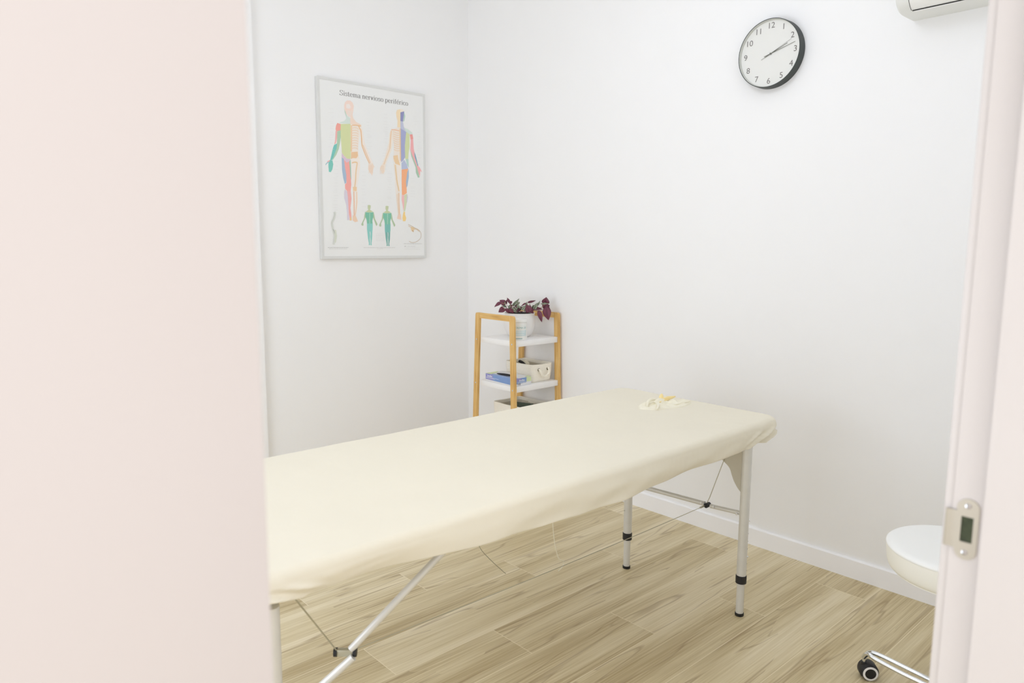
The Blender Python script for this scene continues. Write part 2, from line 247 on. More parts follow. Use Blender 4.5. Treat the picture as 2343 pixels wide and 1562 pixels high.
STROKES=[((238,198,150),9,[(188.1,684.9),(186.8,619.4),(184.0,551.4)]),((240,208,172),4,[(189.1,669.0),(204.9,674.1),(222.2,673.4),(229.5,668.3)]),((240,208,172),4,[(188.8,656.3),(204.6,661.4),(221.9,660.7),(228.4,655.4)]),((240,208,172),4,[(188.4,643.6),(204.3,648.6),(221.5,647.9),(227.4,642.6)]),((240,208,172),4,[(188.1,630.9),(204.0,635.9),(221.2,635.1),(226.3,629.7)]),((240,208,172),4,[(187.8,618.2),(203.6,623.2),(220.9,622.3),(225.2,616.8)]),((240,208,172),4,[(187.4,605.5),(203.3,610.4),(220.6,609.6),(224.2,603.9)]),((240,208,172),4,[(187.1,592.8),(203.0,597.7),(220.3,596.8),(223.1,591.1)]),((240,208,172),4,[(186.8,580.0),(202.6,584.9),(219.9,583.9),(222.0,578.2)]),((240,208,172),4,[(186.4,567.3),(202.3,572.1),(219.6,571.1),(220.9,565.3)]),((237,190,140),7,[(193.0,685.4),(215.2,687.9),(244.9,686.9)]),((235,180,120),6,[(230.0,687.4),(237.1,673.3),(244.2,659.2),(248.4,587.0)]),((235,182,125),5,[(248.4,587.0),(266.6,545.7),(290.9,500.0)]),((238,192,140),4,[(253.6,591.8),(277.6,542.3),(297.1,502.7)]),((240,205,170),2,[(287.1,491.1),(290.2,469.6),(286.4,447.5)]),((240,205,170),2,[(294.3,491.6),(297.3,470.1),(295.0,448.1)]),((240,205,170),2,[(300.4,492.1),(303.5,470.5),(302.4,448.6)]),((240,205,170),2,[(306.6,492.6),(309.7,471.0),(309.8,449.1)]),((240,205,170),2,[(308.8,499.3),(321.3,482.7)]),((237,195,140),7,[(186.5,494.1),(202.9,499.7),(219.2,498.0)]),((238,200,150),7,[(217.7,496.5),(209.1,450.9),(205.5,407.6),(199.6,370.7)]),((234,172,130),5,[(194.0,348.8),(193.9,286.1),(193.3,225.3)]),((238,195,150),4,[(210.4,347.5),(208.9,286.8),(198.3,225.5)]),((238,198,145),8,[(486.9,700.0),(486.8,633.4),(486.6,529.7)]),((240,208,172),4,[(486.5,676.3),(466.6,673.4),(451.1,677.8),(440.7,678.4)]),((240,208,172),4,[(486.3,664.7),(466.4,661.9),(450.8,666.2),(441.3,667.0)]),((240,208,172),4,[(486.1,653.1),(466.1,650.3),(450.6,654.7),(441.8,655.5)]),((240,208,172),4,[(485.9,641.5),(465.9,638.7),(450.4,643.1),(442.4,644.1)]),((240,208,172),4,[(485.7,629.9),(465.7,627.1),(450.2,631.6),(443.0,632.6)]),((240,208,172),4,[(485.5,618.2),(465.5,615.5),(450.0,620.0),(443.5,621.1)]),((240,208,172),4,[(485.3,606.6),(465.3,603.9),(449.8,608.4),(444.1,609.6)]),((240,208,172),4,[(485.1,594.9),(465.1,592.2),(449.6,596.8),(444.7,598.1)]),((240,208,172),4,[(484.9,583.2),(464.9,580.6),(449.4,585.2),(445.2,586.6)]),((240,190,150),6,[(430.6,688.4),(456.5,689.4),(482.5,686.6)]),((240,200,152),6,[(430.5,683.3),(424.5,635.9),(419.5,588.5)]),((241,206,165),5,[(419.5,588.5),(397.0,539.7),(379.8,499.9)]),((240,210,180),2,[(365.2,494.6),(357.0,472.7),(357.5,449.3)]),((240,210,180),2,[(369.5,494.9),(364.1,473.2),(364.6,449.8)]),((240,210,180),2,[(373.8,495.2),(371.2,473.7),(371.7,450.3)]),((240,210,180),2,[(377.4,495.5),(377.3,474.2),(377.8,450.7)]),((238,203,150),8,[(452.1,505.4),(457.5,458.2),(463.0,415.2),(474.2,365.7)]),((240,195,150),6,[(472.5,354.6),(473.5,293.3),(475.8,240.6)]),((242,212,176),4,[(461.8,349.7),(465.0,293.0),(469.4,240.4)]),((212,216,208),13,[(76.8,239.4),(80.5,228.2),(74.0,206.7),(63.2,185.1),(65.2,161.4),(69.9,140.1),(75.9,118.8),(72.5,94.9),(67.9,73.3)]),((195,200,192),3,[(74.9,237.5),(78.3,226.9),(71.3,206.6),(61.1,185.0),(65.1,156.7),(73.7,133.0),(77.4,123.6)]),((110,118,110),2,[(66.2,151.9),(72.6,142.5),(76.3,130.7)]),((216,222,198),4,[(75.4,147.3),(84.7,144.6)]),((216,222,198),4,[(75.3,141.6),(85.6,139.4)]),((216,222,198),4,[(75.1,135.9),(86.5,134.2)]),((216,222,198),4,[(74.9,130.2),(87.4,128.9)]),((216,222,198),4,[(74.7,124.5),(88.4,123.7)]),((216,222,198),4,[(74.6,118.7),(89.3,118.5)]),((216,222,198),4,[(74.4,113.0),(88.1,113.2)]),((216,222,198),4,[(74.2,107.3),(86.8,107.9)]),((216,222,198),4,[(74.1,101.6),(85.6,102.6)]),((216,222,198),4,[(73.9,95.8),(84.4,97.4)]),((216,222,198),4,[(73.7,90.1),(83.2,92.1)]),((216,222,198),4,[(73.6,84.4),(81.9,86.8)]),((198,176,148),3,[(531.4,186.6),(553.2,178.9),(578.2,166.5),(603.5,156.5),(617.6,138.5),(615.7,115.0),(596.3,96.5),(570.7,87.2),(551.8,87.1),(536.2,94.0)]),((225,190,140),3,[(532.9,178.4),(549.9,171.1),(571.8,161.2),(587.6,161.4),(606.6,148.8)]),((170,130,90),3,[(559.1,155.8),(566.8,145.5)]),((178,178,176),2.2,[(34.3,58.2),(45.9,58.3)]),((178,178,176),2.2,[(47.6,58.3),(63.2,58.3)]),((178,178,176),2.2,[(65.6,58.3),(81.2,58.3)]),((178,178,176),2.2,[(82.9,58.3),(98.9,58.3)]),((178,178,176),2.2,[(100.6,58.3),(108.9,58.4)]),((178,178,176),2.2,[(110.7,58.4),(123.3,58.4)]),((178,178,176),2.2,[(125.4,58.4),(134.4,58.4)]),((178,178,176),2.2,[(136.7,58.4),(151.7,58.4)]),((178,178,176),2.2,[(153.4,58.4),(155.5,58.4)]),((190,190,188),1.6,[(42.0,51.3),(53.7,51.3)]),((190,190,188),1.6,[(55.2,51.4),(64.0,51.4)]),((190,190,188),1.6,[(66.4,51.4),(73.2,51.4)]),((190,190,188),1.6,[(75.0,51.4),(82.0,51.4)]),((190,190,188),1.6,[(84.2,51.4),(95.6,51.4)]),((190,190,188),1.6,[(97.7,51.4),(107.6,51.4)]),((190,190,188),1.6,[(109.3,51.4),(122.5,51.4)]),((190,190,188),1.6,[(124.7,51.4),(139.3,51.4)]),((190,190,188),1.6,[(140.8,51.4),(145.7,51.4)]),((182,180,178),1.8,[(245.0,57.8),(258.3,57.8)]),((182,180,178),1.8,[(260.8,57.8),(267.1,57.9)]),((182,180,178),1.8,[(269.4,57.9),(279.3,57.9)]),((182,180,178),1.8,[(280.8,57.9),(296.9,57.9)]),((182,180,178),1.8,[(298.6,57.9),(314.9,57.9)]),((182,180,178),1.8,[(316.9,57.9),(322.1,57.9)]),((182,180,178),1.8,[(323.9,57.9),(337.7,58.0)]),((182,180,178),1.8,[(339.7,58.0),(345.6,58.0)]),((182,180,178),1.8,[(348.1,58.0),(365.3,58.0)]),((182,180,178),1.8,[(367.9,58.0),(383.8,58.0)]),((182,180,178),1.8,[(386.0,58.0),(399.8,58.0)]),((182,180,178),1.8,[(401.7,58.1),(416.6,58.1)]),((182,180,178),1.8,[(419.3,58.1),(434.0,58.1)]),((182,180,178),1.8,[(436.4,58.1),(443.4,58.1)]),((182,180,178),1.8,[(445.6,58.1),(446.2,58.1)]),((200,198,196),1.4,[(326.9,51.4),(336.5,51.6)]),((200,198,196),1.4,[(339.1,51.6),(354.2,51.8)]),((200,198,196),1.4,[(355.9,51.8),(365.1,52.0)]),((178,178,176),2.2,[(500.2,79.3),(516.6,79.4)]),((178,178,176),2.2,[(519.3,79.4),(536.8,79.5)]),((178,178,176),2.2,[(539.5,79.5),(553.3,79.6)]),((178,178,176),2.2,[(555.9,79.6),(570.7,79.6)]),((178,178,176),2.2,[(573.3,79.7),(587.7,79.7)]),((178,178,176),2.2,[(590.1,79.7),(600.4,79.8)]),((178,178,176),2.2,[(602.6,79.8),(609.5,79.8)]),((178,178,176),2.2,[(611.5,79.8),(619.1,79.9)]),((178,178,176),2.2,[(621.8,79.9),(624.9,79.9)]),((170,170,168),3,[(504.0,65.4),(514.6,66.0)]),((200,200,198),1.8,[(523.3,65.5),(540.6,65.7)]),((200,200,198),1.8,[(543.4,65.7),(558.9,65.9)]),((200,200,198),1.8,[(560.7,65.9),(578.4,66.1)]),((214,214,212),1.4,[(502.9,56.1),(519.5,56.3)]),((214,214,212),1.4,[(521.4,56.3),(538.3,56.5)]),((214,214,212),1.4,[(540.9,56.6),(550.7,56.7)]),((214,214,212),1.4,[(552.6,56.7),(566.2,56.9)]),((214,214,212),1.4,[(567.7,56.9),(582.4,57.0)]),((214,214,212),1.4,[(584.3,57.1),(593.3,57.2)]),((214,214,212),1.4,[(595.7,57.2),(603.0,57.3)]),((214,214,212),1.4,[(604.6,57.3),(605.3,57.3)]),((214,214,212),1.4,[(502.8,47.9),(512.8,48.0)]),((214,214,212),1.4,[(514.8,48.0),(529.6,48.1)]),((214,214,212),1.4,[(531.4,48.1),(540.0,48.1)]),((214,214,212),1.4,[(542.2,48.2),(552.8,48.2)]),((214,214,212),1.4,[(555.3,48.3),(568.1,48.3)]),((214,214,212),1.4,[(570.1,48.4),(577.9,48.4)]),((214,214,212),1.4,[(580.4,48.4),(598.5,48.6)]),((214,214,212),1.4,[(601.0,48.6),(611.6,48.6)]),((220,219,217),1.4,[(321.4,133.7),(337.0,134.0)]),((220,219,217),1.4,[(339.5,134.0),(356.8,134.2)]),((220,219,217),1.4,[(359.0,134.3),(368.6,134.4)]),((220,219,217),1.4,[(370.4,134.4),(375.7,134.5)]),((220,219,217),1.4,[(321.2,126.3),(331.7,126.4)]),((220,219,217),1.4,[(334.1,126.4),(351.4,126.7)]),((220,219,217),1.4,[(353.8,126.7),(361.9,126.8)]),((220,219,217),1.4,[(364.3,126.8),(375.1,127.0)]),((220,219,217),1.4,[(321.1,121.8),(332.7,121.9)]),((220,219,217),1.4,[(334.2,121.9),(346.2,122.1)]),((220,219,217),1.4,[(347.9,122.1),(355.8,122.2)]),((220,219,217),1.4,[(357.5,122.2),(367.1,122.3)]),((220,219,217),1.4,[(369.6,122.4),(375.4,122.5)]),((220,219,217),1.4,[(321.0,114.3),(333.4,114.5)]),((220,219,217),1.4,[(335.1,114.5),(343.0,114.6)]),((220,219,217),1.4,[(345.5,114.6),(359.1,114.7)]),((220,219,217),1.4,[(361.6,114.8),(375.3,114.9)]),((220,219,217),1.4,[(320.8,106.8),(328.6,106.9)]),((220,219,217),1.4,[(330.9,106.9),(341.1,107.0)]),((220,219,217),1.4,[(342.9,107.1),(349.2,107.1)]),((220,219,217),1.4,[(351.1,107.1),(362.2,107.2)]),((220,219,217),1.4,[(363.8,107.3),(375.1,107.4)]),((220,219,217),1.4,[(320.7,99.9),(337.7,100.0)]),((220,219,217),1.4,[(339.9,100.0),(357.0,100.2)]),((220,219,217),1.4,[(359.6,100.2),(374.5,100.3)]),((220,219,217),1.4,[(320.5,94.4),(333.8,94.5)]),((220,219,217),1.4,[(335.6,94.5),(346.9,94.6)]),((220,219,217),1.4,[(349.5,94.6),(362.0,94.7)]),((220,219,217),1.4,[(363.9,94.7),(374.9,94.8)]),((222,221,220),1.1,[(86.4,754.0),(63.9,752.0)]),((222,221,220),1.1,[(85.9,734.6),(58.6,732.1)]),((222,221,220),1.1,[(87.2,713.3),(73.6,712.6)]),((222,221,220),1.1,[(83.4,691.1),(60.5,689.4)]),((222,221,220),1.1,[(87.8,683.2),(67.6,681.8)]),((222,221,220),1.1,[(89.0,668.0),(67.2,666.4)]),((222,221,220),1.1,[(82.3,657.1),(65.0,656.1)]),((222,221,220),1.1,[(82.6,638.2),(67.0,637.4)]),((222,221,220),1.1,[(87.1,629.8),(64.6,628.3)]),((222,221,220),1.1,[(86.3,623.0),(60.0,621.2)]),((222,221,220),1.1,[(81.3,612.4),(53.4,610.4)]),((222,221,220),1.1,[(83.3,601.3),(55.7,599.4)]),((222,221,220),1.1,[(80.0,583.3),(63.7,582.6)]),((222,221,220),1.1,[(79.8,565.4),(52.0,563.7)]),((222,221,220),1.1,[(84.6,554.4),(65.9,553.5)]),((222,221,220),1.1,[(277.8,709.8),(293.0,710.6)]),((222,221,220),1.1,[(280.2,693.2),(294.5,693.9)]),((222,221,220),1.1,[(281.0,680.8),(300.3,682.0)]),((222,221,220),1.1,[(278.1,665.6),(297.4,666.7)]),((222,221,220),1.1,[(281.4,647.3),(296.6,648.0)]),((222,221,220),1.1,[(280.3,639.9),(306.7,641.7)]),((222,221,220),1.1,[(276.4,632.4),(303.5,634.2)]),((222,221,220),1.1,[(273.6,615.5),(288.0,616.1)]),((222,221,220),1.1,[(274.5,605.7),(304.3,607.7)]),((222,221,220),1.1,[(279.7,586.6),(309.2,588.5)]),((222,221,220),1.1,[(276.3,573.6),(296.3,574.6)]),((222,221,220),1.1,[(277.5,553.8),(293.5,554.3)]),((222,221,220),1.1,[(107.6,494.3),(81.1,493.1)]),((222,221,220),1.1,[(104.8,471.9),(90.0,471.6)]),((222,221,220),1.1,[(104.3,455.1),(76.9,453.9)]),((222,221,220),1.1,[(103.8,433.1),(82.1,432.5)]),((222,221,220),1.1,[(105.2,421.2),(89.1,421.0)]),((222,221,220),1.1,[(98.3,411.6),(74.4,410.9)]),((222,221,220),1.1,[(98.1,402.1),(84.0,402.1)]),((222,221,220),1.1,[(103.1,386.9),(83.5,386.6)]),((222,221,220),1.1,[(101.0,370.2),(75.0,369.5)]),((222,221,220),1.1,[(97.3,356.2),(83.1,356.3)]),((222,221,220),1.1,[(97.6,348.9),(76.7,348.7)]),((222,221,220),1.1,[(96.6,339.9),(72.0,339.5)]),((222,221,220),1.1,[(102.2,323.0),(76.7,322.6)]),((222,221,220),1.1,[(96.4,308.7),(80.7,308.8)]),((222,221,220),1.1,[(95.0,296.9),(74.6,296.9)]),((222,221,220),1.1,[(98.3,276.1),(69.9,275.8)]),((222,221,220),1.1,[(97.7,261.2),(73.1,261.1)]),((222,221,220),1.1,[(99.8,249.6),(80.1,249.7)]),((222,221,220),1.1,[(93.5,236.2),(65.0,236.1)]),((222,221,220),1.1,[(97.5,219.1),(76.4,219.3)]),((222,221,220),1.1,[(94.1,210.6),(76.4,211.0)]),((222,221,220),1.1,[(245.1,453.4),(265.0,453.9)]),((222,221,220),1.1,[(243.6,433.3),(269.1,434.1)]),((222,221,220),1.1,[(243.5,413.5),(263.5,413.9)]),((222,221,220),1.1,[(243.7,401.9),(265.7,402.3)]),((222,221,220),1.1,[(244.5,383.3),(263.5,383.5)]),((222,221,220),1.1,[(237.0,364.9),(260.6,365.3)]),((222,221,220),1.1,[(241.6,348.9),(259.9,349.0)]),((222,221,220),1.1,[(241.1,334.1),(268.6,334.6)]),((222,221,220),1.1,[(240.6,313.5),(260.4,313.6)]),((222,221,220),1.1,[(237.8,293.9),(265.5,294.2)]),((222,221,220),1.1,[(239.9,272.6),(268.3,272.9)]),((222,221,220),1.1,[(238.0,248.9),(267.8,249.1)]),((222,221,220),1.1,[(240.0,232.9),(257.0,232.6)]),((222,221,220),1.1,[(406.3,765.1),(384.4,763.3)]),((222,221,220),1.1,[(410.0,747.0),(383.9,744.8)]),((222,221,220),1.1,[(405.8,726.9),(382.1,725.1)]),((222,221,220),1.1,[(404.7,713.1),(380.3,711.2)]),((222,221,220),1.1,[(410.1,696.5),(384.1,694.5)]),((222,221,220),1.1,[(405.1,686.5),(383.7,685.1)]),((222,221,220),1.1,[(405.0,676.1),(379.7,674.3)]),((222,221,220),1.1,[(408.0,669.0),(386.1,667.5)]),((222,221,220),1.1,[(407.2,661.2),(390.7,660.4)]),((222,221,220),1.1,[(409.1,651.6),(391.7,650.7)]),((222,221,220),1.1,[(404.4,636.7),(384.0,635.5)]),((222,221,220),1.1,[(401.9,619.9),(383.7,619.0)]),((222,221,220),1.1,[(406.5,613.5),(385.6,612.4)]),((222,221,220),1.1,[(402.0,599.5),(385.8,598.8)]),((222,221,220),1.1,[(403.4,586.6),(388.5,586.1)]),((222,221,220),1.1,[(405.4,578.4),(382.2,577.2)]),((222,221,220),1.1,[(401.3,561.6),(371.5,559.9)]),((222,221,220),1.1,[(402.4,547.9),(374.9,546.4)]),((222,221,220),1.1,[(402.5,534.9),(385.9,534.4)]),((222,221,220),1.1,[(399.3,518.4),(369.5,516.9)]),((222,221,220),1.1,[(399.6,501.5),(379.5,500.8)]),((222,221,220),1.1,[(402.0,494.8),(385.9,494.4)]),((222,221,220),1.1,[(401.1,477.6),(384.5,477.2)]),((222,221,220),1.1,[(572.1,772.0),(593.8,773.7)]),((222,221,220),1.1,[(576.3,761.8),(596.5,763.3)]),((222,221,220),1.1,[(575.7,748.3),(607.5,751.1)]),((222,221,220),1.1,[(576.0,731.4),(595.6,732.7)]),((222,221,220),1.1,[(597.1,692.2),(619.7,693.7)]),((222,221,220),1.1,[(596.5,668.4),(620.4,669.9)]),((222,221,220),1.1,[(599.0,653.5),(616.5,654.3)]),((222,221,220),1.1,[(600.2,639.0),(620.6,640.1)]),((222,221,220),1.1,[(597.8,617.6),(613.4,618.1)]),((222,221,220),1.1,[(599.7,606.0),(631.5,608.0)]),((222,221,220),1.1,[(594.4,594.3),(614.4,595.2)]),((222,221,220),1.1,[(597.8,570.6),(618.3,571.5)]),((222,221,220),1.1,[(597.6,555.4),(624.3,556.7)]),((222,221,220),1.1,[(598.6,535.6),(616.0,536.1)]),((222,221,220),1.1,[(594.9,523.1),(619.7,524.1)]),((222,221,220),1.1,[(551.2,438.2),(575.6,438.9)]),((222,221,220),1.1,[(552.1,425.0),(580.3,425.8)]),((222,221,220),1.1,[(550.9,417.2),(570.4,417.5)]),((222,221,220),1.1,[(551.2,394.4),(581.9,395.2)]),((222,221,220),1.1,[(550.2,387.0),(579.0,387.7)]),((222,221,220),1.1,[(551.6,370.1),(579.2,370.6)]),((222,221,220),1.1,[(549.3,354.5),(580.5,355.2)]),((222,221,220),1.1,[(547.6,340.6),(577.7,341.1)]),((222,221,220),1.1,[(430.9,456.4),(402.7,455.4)]),((222,221,220),1.1,[(427.6,435.2),(401.7,434.4)]),((222,221,220),1.1,[(423.7,423.3),(396.4,422.4)]),((222,221,220),1.1,[(426.3,414.1),(403.9,413.6)]),((222,221,220),1.1,[(429.1,399.0),(409.1,398.6)]),((222,221,220),1.1,[(429.5,382.1),(401.5,381.5)]),((222,221,220),1.1,[(423.6,371.0),(395.6,370.4)]),((222,221,220),1.1,[(423.8,352.9),(408.9,353.0)]),((222,221,220),1.1,[(423.5,329.3),(392.5,328.7)]),((222,221,220),1.1,[(427.2,321.7),(398.7,321.3)]),((222,221,220),1.1,[(423.0,303.6),(392.7,303.2)]),((222,221,220),1.1,[(421.2,294.3),(401.8,294.3)])]
TITLE=(123.7,827.4,542.0,829.0,24.3)
LEAVES=[(0,[-0.2319,-0.5626,0.9628],[-0.2625,-0.5468,0.9437],0.0145,0.35),(0,[-0.2167,-0.5775,0.9572],[-0.2347,-0.5564,0.9751],0.0222,0.2),(0,[-0.2283,-0.5849,0.9332],[-0.2535,-0.5693,0.9162],0.0241,0.2),(0,[-0.2005,-0.5912,0.9631],[-0.2036,-0.5805,0.988],0.0119,0.2),(0,[-0.1982,-0.5943,0.9574],[-0.1875,-0.5974,0.9715],0.0164,0.2),(0,[-0.211,-0.5827,0.9572],[-0.215,-0.5893,0.9791],0.0116,0.2),(0,[-0.0738,-0.734,0.9629],[-0.0751,-0.7434,0.9929],0.0308,0.2),(0,[-0.0653,-0.7418,0.963],[-0.0774,-0.7245,0.9365],0.0318,0.2),(0,[-0.0929,-0.7616,0.9409],[-0.0938,-0.7791,0.8836],0.0331,0.2),(0,[-0.1305,-0.7437,0.9259],[-0.1277,-0.7644,0.874],0.0193,0.2),(0,[-0.0678,-0.7433,0.9421],[-0.0495,-0.7462,0.9284],0.0116,0.2),(0,[-0.1263,-0.6584,0.9656],[-0.0972,-0.6842,0.975],0.0092,0.2),(0,[-0.131,-0.6551,0.9598],[-0.1525,-0.6275,0.9432],0.01,0.2),(0,[-0.1745,-0.7179,0.9224],[-0.1802,-0.707,0.958],0.0289,0.2),(0,[-0.2575,-0.6261,0.9358],[-0.2402,-0.6411,0.9153],0.0145,0.2),(0,[-0.1699,-0.6236,0.9385],[-0.1791,-0.6234,0.9563],0.0116,0.2),(0,[-0.1134,-0.6746,0.9409],[-0.0983,-0.6823,0.9502],0.0096,0.2),(0,[-0.1297,-0.7013,0.9378],[-0.0899,-0.7263,0.9335],0.0135,0.2),(0,[-0.1627,-0.7137,0.929],[-0.151,-0.7264,0.914],0.0135,0.2),(0,[-0.2473,-0.6488,0.9368],[-0.2312,-0.6594,0.9157],0.0154,0.2),(0,[-0.1987,-0.5949,0.9516],[-0.1882,-0.6007,0.9418],0.0116,0.2),(0,[-0.155,-0.7222,0.9216],[-0.1687,-0.7197,0.945],0.0154,0.2),(0,[-0.0448,-0.7351,0.9529],[-0.0444,-0.7295,0.9389],0.0058,0.2),(0,[-0.239,-0.617,0.9284],[-0.244,-0.6082,0.9357],0.0135,0.2),(0,[-0.2335,-0.6507,0.9209],[-0.2437,-0.6448,0.9382],0.0154,0.2),(1,[-0.1876,-0.6057,0.9479],[-0.1687,-0.632,0.9829],0.0139,0.4),(1,[-0.1702,-0.6209,0.9519],[-0.1526,-0.6222,0.9673],0.01,0.2),(1,[-0.1276,-0.7046,0.9302],[-0.1139,-0.7121,0.9626],0.0164,0.2),(1,[-0.095,-0.69,0.9486],[-0.0772,-0.6964,0.9636],0.0106,0.2),(1,[-0.2349,-0.6464,0.9378],[-0.21,-0.6602,0.9184],0.0154,0.2),(1,[-0.188,-0.6769,0.9297],[-0.1657,-0.6862,0.9521],0.0154,0.2),(1,[-0.2265,-0.5696,0.9514],[-0.2045,-0.5784,0.9373],0.0096,0.2),(1,[-0.1037,-0.7343,0.9616],[-0.0743,-0.7642,0.9639],0.0066,0.2),(1,[-0.1984,-0.6405,0.9278],[-0.1795,-0.6421,0.9595],0.0116,0.2),(1,[-0.2055,-0.5911,0.9382],[-0.1951,-0.5996,0.9537],0.0096,0.2),(1,[-0.1821,-0.6536,0.9374],[-0.182,-0.6365,0.9535],0.0116,0.2),(1,[-0.1855,-0.6937,0.9251],[-0.1664,-0.6954,0.9432],0.0116,0.2),(1,[-0.0875,-0.6961,0.9525],[-0.0854,-0.7073,0.9743],0.0067,0.2),(1,[-0.2172,-0.5781,0.9515],[-0.2215,-0.5828,0.9693],0.0077,0.2),(1,[-0.1363,-0.6524,0.9483],[-0.1351,-0.6593,0.968],0.0077,0.2),(1,[-0.1175,-0.672,0.9351],[-0.1135,-0.6563,0.9571],0.0077,0.2),(1,[-0.0803,-0.7486,0.9632],[-0.0969,-0.7355,0.9632],0.0077,0.2),(1,[-0.1526,-0.6485,0.9271],[-0.1472,-0.6595,0.9414],0.0118,0.2),(0,[-0.2023,-0.6418,0.9164],[-0.1856,-0.6415,0.9364],0.0129,0.2),(1,[-0.0739,-0.6364,0.9088],[-0.0867,-0.6294,0.9245],0.0126,0.2),(1,[-0.2056,-0.6005,0.9228],[-0.1982,-0.6176,0.929],0.0139,0.2),(0,[-0.1654,-0.5925,0.9138],[-0.1787,-0.5833,0.9286],0.0081,0.2),(1,[-0.1497,-0.6981,0.9161],[-0.1554,-0.6909,0.9204],0.0078,0.2),(0,[-0.0848,-0.6445,0.9086],[-0.0845,-0.6496,0.9156],0.008,0.2),(0,[-0.0837,-0.6453,0.9102],[-0.0823,-0.6374,0.9288],0.0107,0.2),(1,[-0.1701,-0.5567,0.9071],[-0.1758,-0.5509,0.9221],0.0132,0.2),(0,[-0.22,-0.6445,0.9305],[-0.2296,-0.6301,0.941],0.0122,0.2),(1,[-0.1364,-0.6324,0.9302],[-0.1435,-0.6313,0.9405],0.0148,0.2),(1,[-0.1757,-0.6447,0.922],[-0.1854,-0.6308,0.9318],0.0125,0.2),(0,[-0.222,-0.6297,0.9321],[-0.2075,-0.6313,0.9398],0.0138,0.2),(0,[-0.1298,-0.6957,0.921],[-0.1392,-0.6959,0.9293],0.0139,0.2),(0,[-0.1871,-0.6457,0.9204],[-0.1777,-0.6406,0.9398],0.0129,0.2),(1,[-0.1309,-0.6945,0.9338],[-0.1317,-0.7025,0.9535],0.0112,0.2),(1,[-0.145,-0.6202,0.927],[-0.1475,-0.6065,0.935],0.0139,0.2),(0,[-0.165,-0.6029,0.9282],[-0.1664,-0.6051,0.9472],0.0113,0.2),(0,[-0.1228,-0.6045,0.928],[-0.1235,-0.5874,0.9309],0.015,0.2),(1,[-0.1549,-0.6109,0.9107],[-0.1604,-0.6023,0.9273],0.0142,0.2),(0,[-0.2095,-0.6395,0.9288],[-0.2029,-0.6504,0.9478],0.0152,0.2),(1,[-0.2033,-0.5791,0.9143],[-0.1986,-0.5956,0.9347],0.0146,0.2),(0,[-0.1666,-0.6878,0.9333],[-0.166,-0.6742,0.9365],0.0118,0.2),(1,[-0.2217,-0.616,0.9324],[-0.2203,-0.6131,0.9494],0.0104,0.2),(0,[-0.1626,-0.6982,0.9339],[-0.1483,-0.7039,0.9511],0.0141,0.2),(0,[-0.1543,-0.6988,0.936],[-0.1624,-0.6946,0.9506],0.0117,0.2),(0,[-0.1616,-0.6979,0.9194],[-0.1692,-0.6833,0.9234],0.0114,0.2),(0,[-0.1512,-0.6239,0.9212],[-0.1574,-0.621,0.9314],0.0127,0.2),(0,[-0.1699,-0.5753,0.9223],[-0.1781,-0.565,0.926],0.0133,0.2),(1,[-0.1985,-0.5753,0.9211],[-0.1914,-0.5821,0.9317],0.0139,0.2),(1,[-0.2086,-0.656,0.9266],[-0.2162,-0.6546,0.9471],0.0109,0.2),(0,[-0.1967,-0.6216,0.9215],[-0.1957,-0.6062,0.9265],0.0079,0.2),(0,[-0.1416,-0.6229,0.9125],[-0.1357,-0.6146,0.9176],0.014,0.2),(1,[-0.1124,-0.6406,0.9164],[-0.1164,-0.6355,0.9295],0.014,0.2)]
STEMS=[[(-0.1957,-0.6319,0.9135),(-0.2135,-0.6115,0.9362),(-0.23,-0.5924,0.9588),(-0.2439,-0.5791,0.9625)],[(-0.2027,-0.6255,0.9135),(-0.2259,-0.6023,0.9247),(-0.2364,-0.591,0.9341),(-0.2447,-0.58,0.953)],[(-0.1957,-0.6319,0.9135),(-0.2072,-0.6159,0.9438),(-0.2132,-0.6066,0.9647)],[(-0.146,-0.6771,0.9139),(-0.1238,-0.6953,0.9255),(-0.1055,-0.7122,0.9238),(-0.0836,-0.7308,0.9315),(-0.0672,-0.744,0.9412)],[(-0.1531,-0.6706,0.9139),(-0.1258,-0.6917,0.935),(-0.0943,-0.7197,0.939),(-0.0741,-0.7343,0.9601)],[(-0.1744,-0.6513,0.9137),(-0.1792,-0.6421,0.9403),(-0.1818,-0.6362,0.9592)],[(-0.1602,-0.6642,0.9138),(-0.1463,-0.6714,0.9443),(-0.1432,-0.6707,0.9633)],[(-0.1389,-0.6835,0.914),(-0.1341,-0.6838,0.9368),(-0.1327,-0.682,0.9539)],[(-0.1843,-0.6422,0.9136),(-0.199,-0.624,0.9401),(-0.2,-0.6207,0.9534)],[(-0.1098,-0.7084,0.9237),(-0.1025,-0.7152,0.9223)],[(-0.0836,-0.7308,0.9315),(-0.0718,-0.7406,0.9373)]]
CAST_ROT=[2.35,0.6,-0.9,1.7,0.2]

# ------------------------------------------------------------------ materials
M_wall = mat('wall_paint', srgb(245, 245, 245), rough=0.75, spec=0.25, bump=0.06, bscale=140, var=0.012, vscale=2.0)
M_ceil = mat('ceiling_paint', srgb(249, 249, 249), rough=0.85, spec=0.2, var=0.01, vscale=2)
M_base = mat('baseboard_lacquer', srgb(249, 249, 251), rough=0.4, spec=0.4, var=0.01)
M_door = mat('door_lacquer', srgb(206, 199, 197), rough=0.45, spec=0.35, var=0.012, vscale=3)
M_jamb = mat('jamb_lacquer', srgb(214, 209, 206), rough=0.4, spec=0.4, var=0.01)
M_steel = mat('brushed_steel', srgb(205, 200, 186), rough=0.38, metal=0.75, var=0.05, vscale=20)
M_dark = mat('dark_recess', srgb(72, 80, 58), rough=0.8, var=0.4, vscale=120)
M_alu = mat('grey_tube_lacquer', srgb(222, 221, 216), rough=0.36, metal=0.25, bump=0.05, bscale=500, var=0.05, vscale=30)
M_black = mat('black_plastic', srgb(26, 26, 28), rough=0.5, bump=0.15, bscale=400)
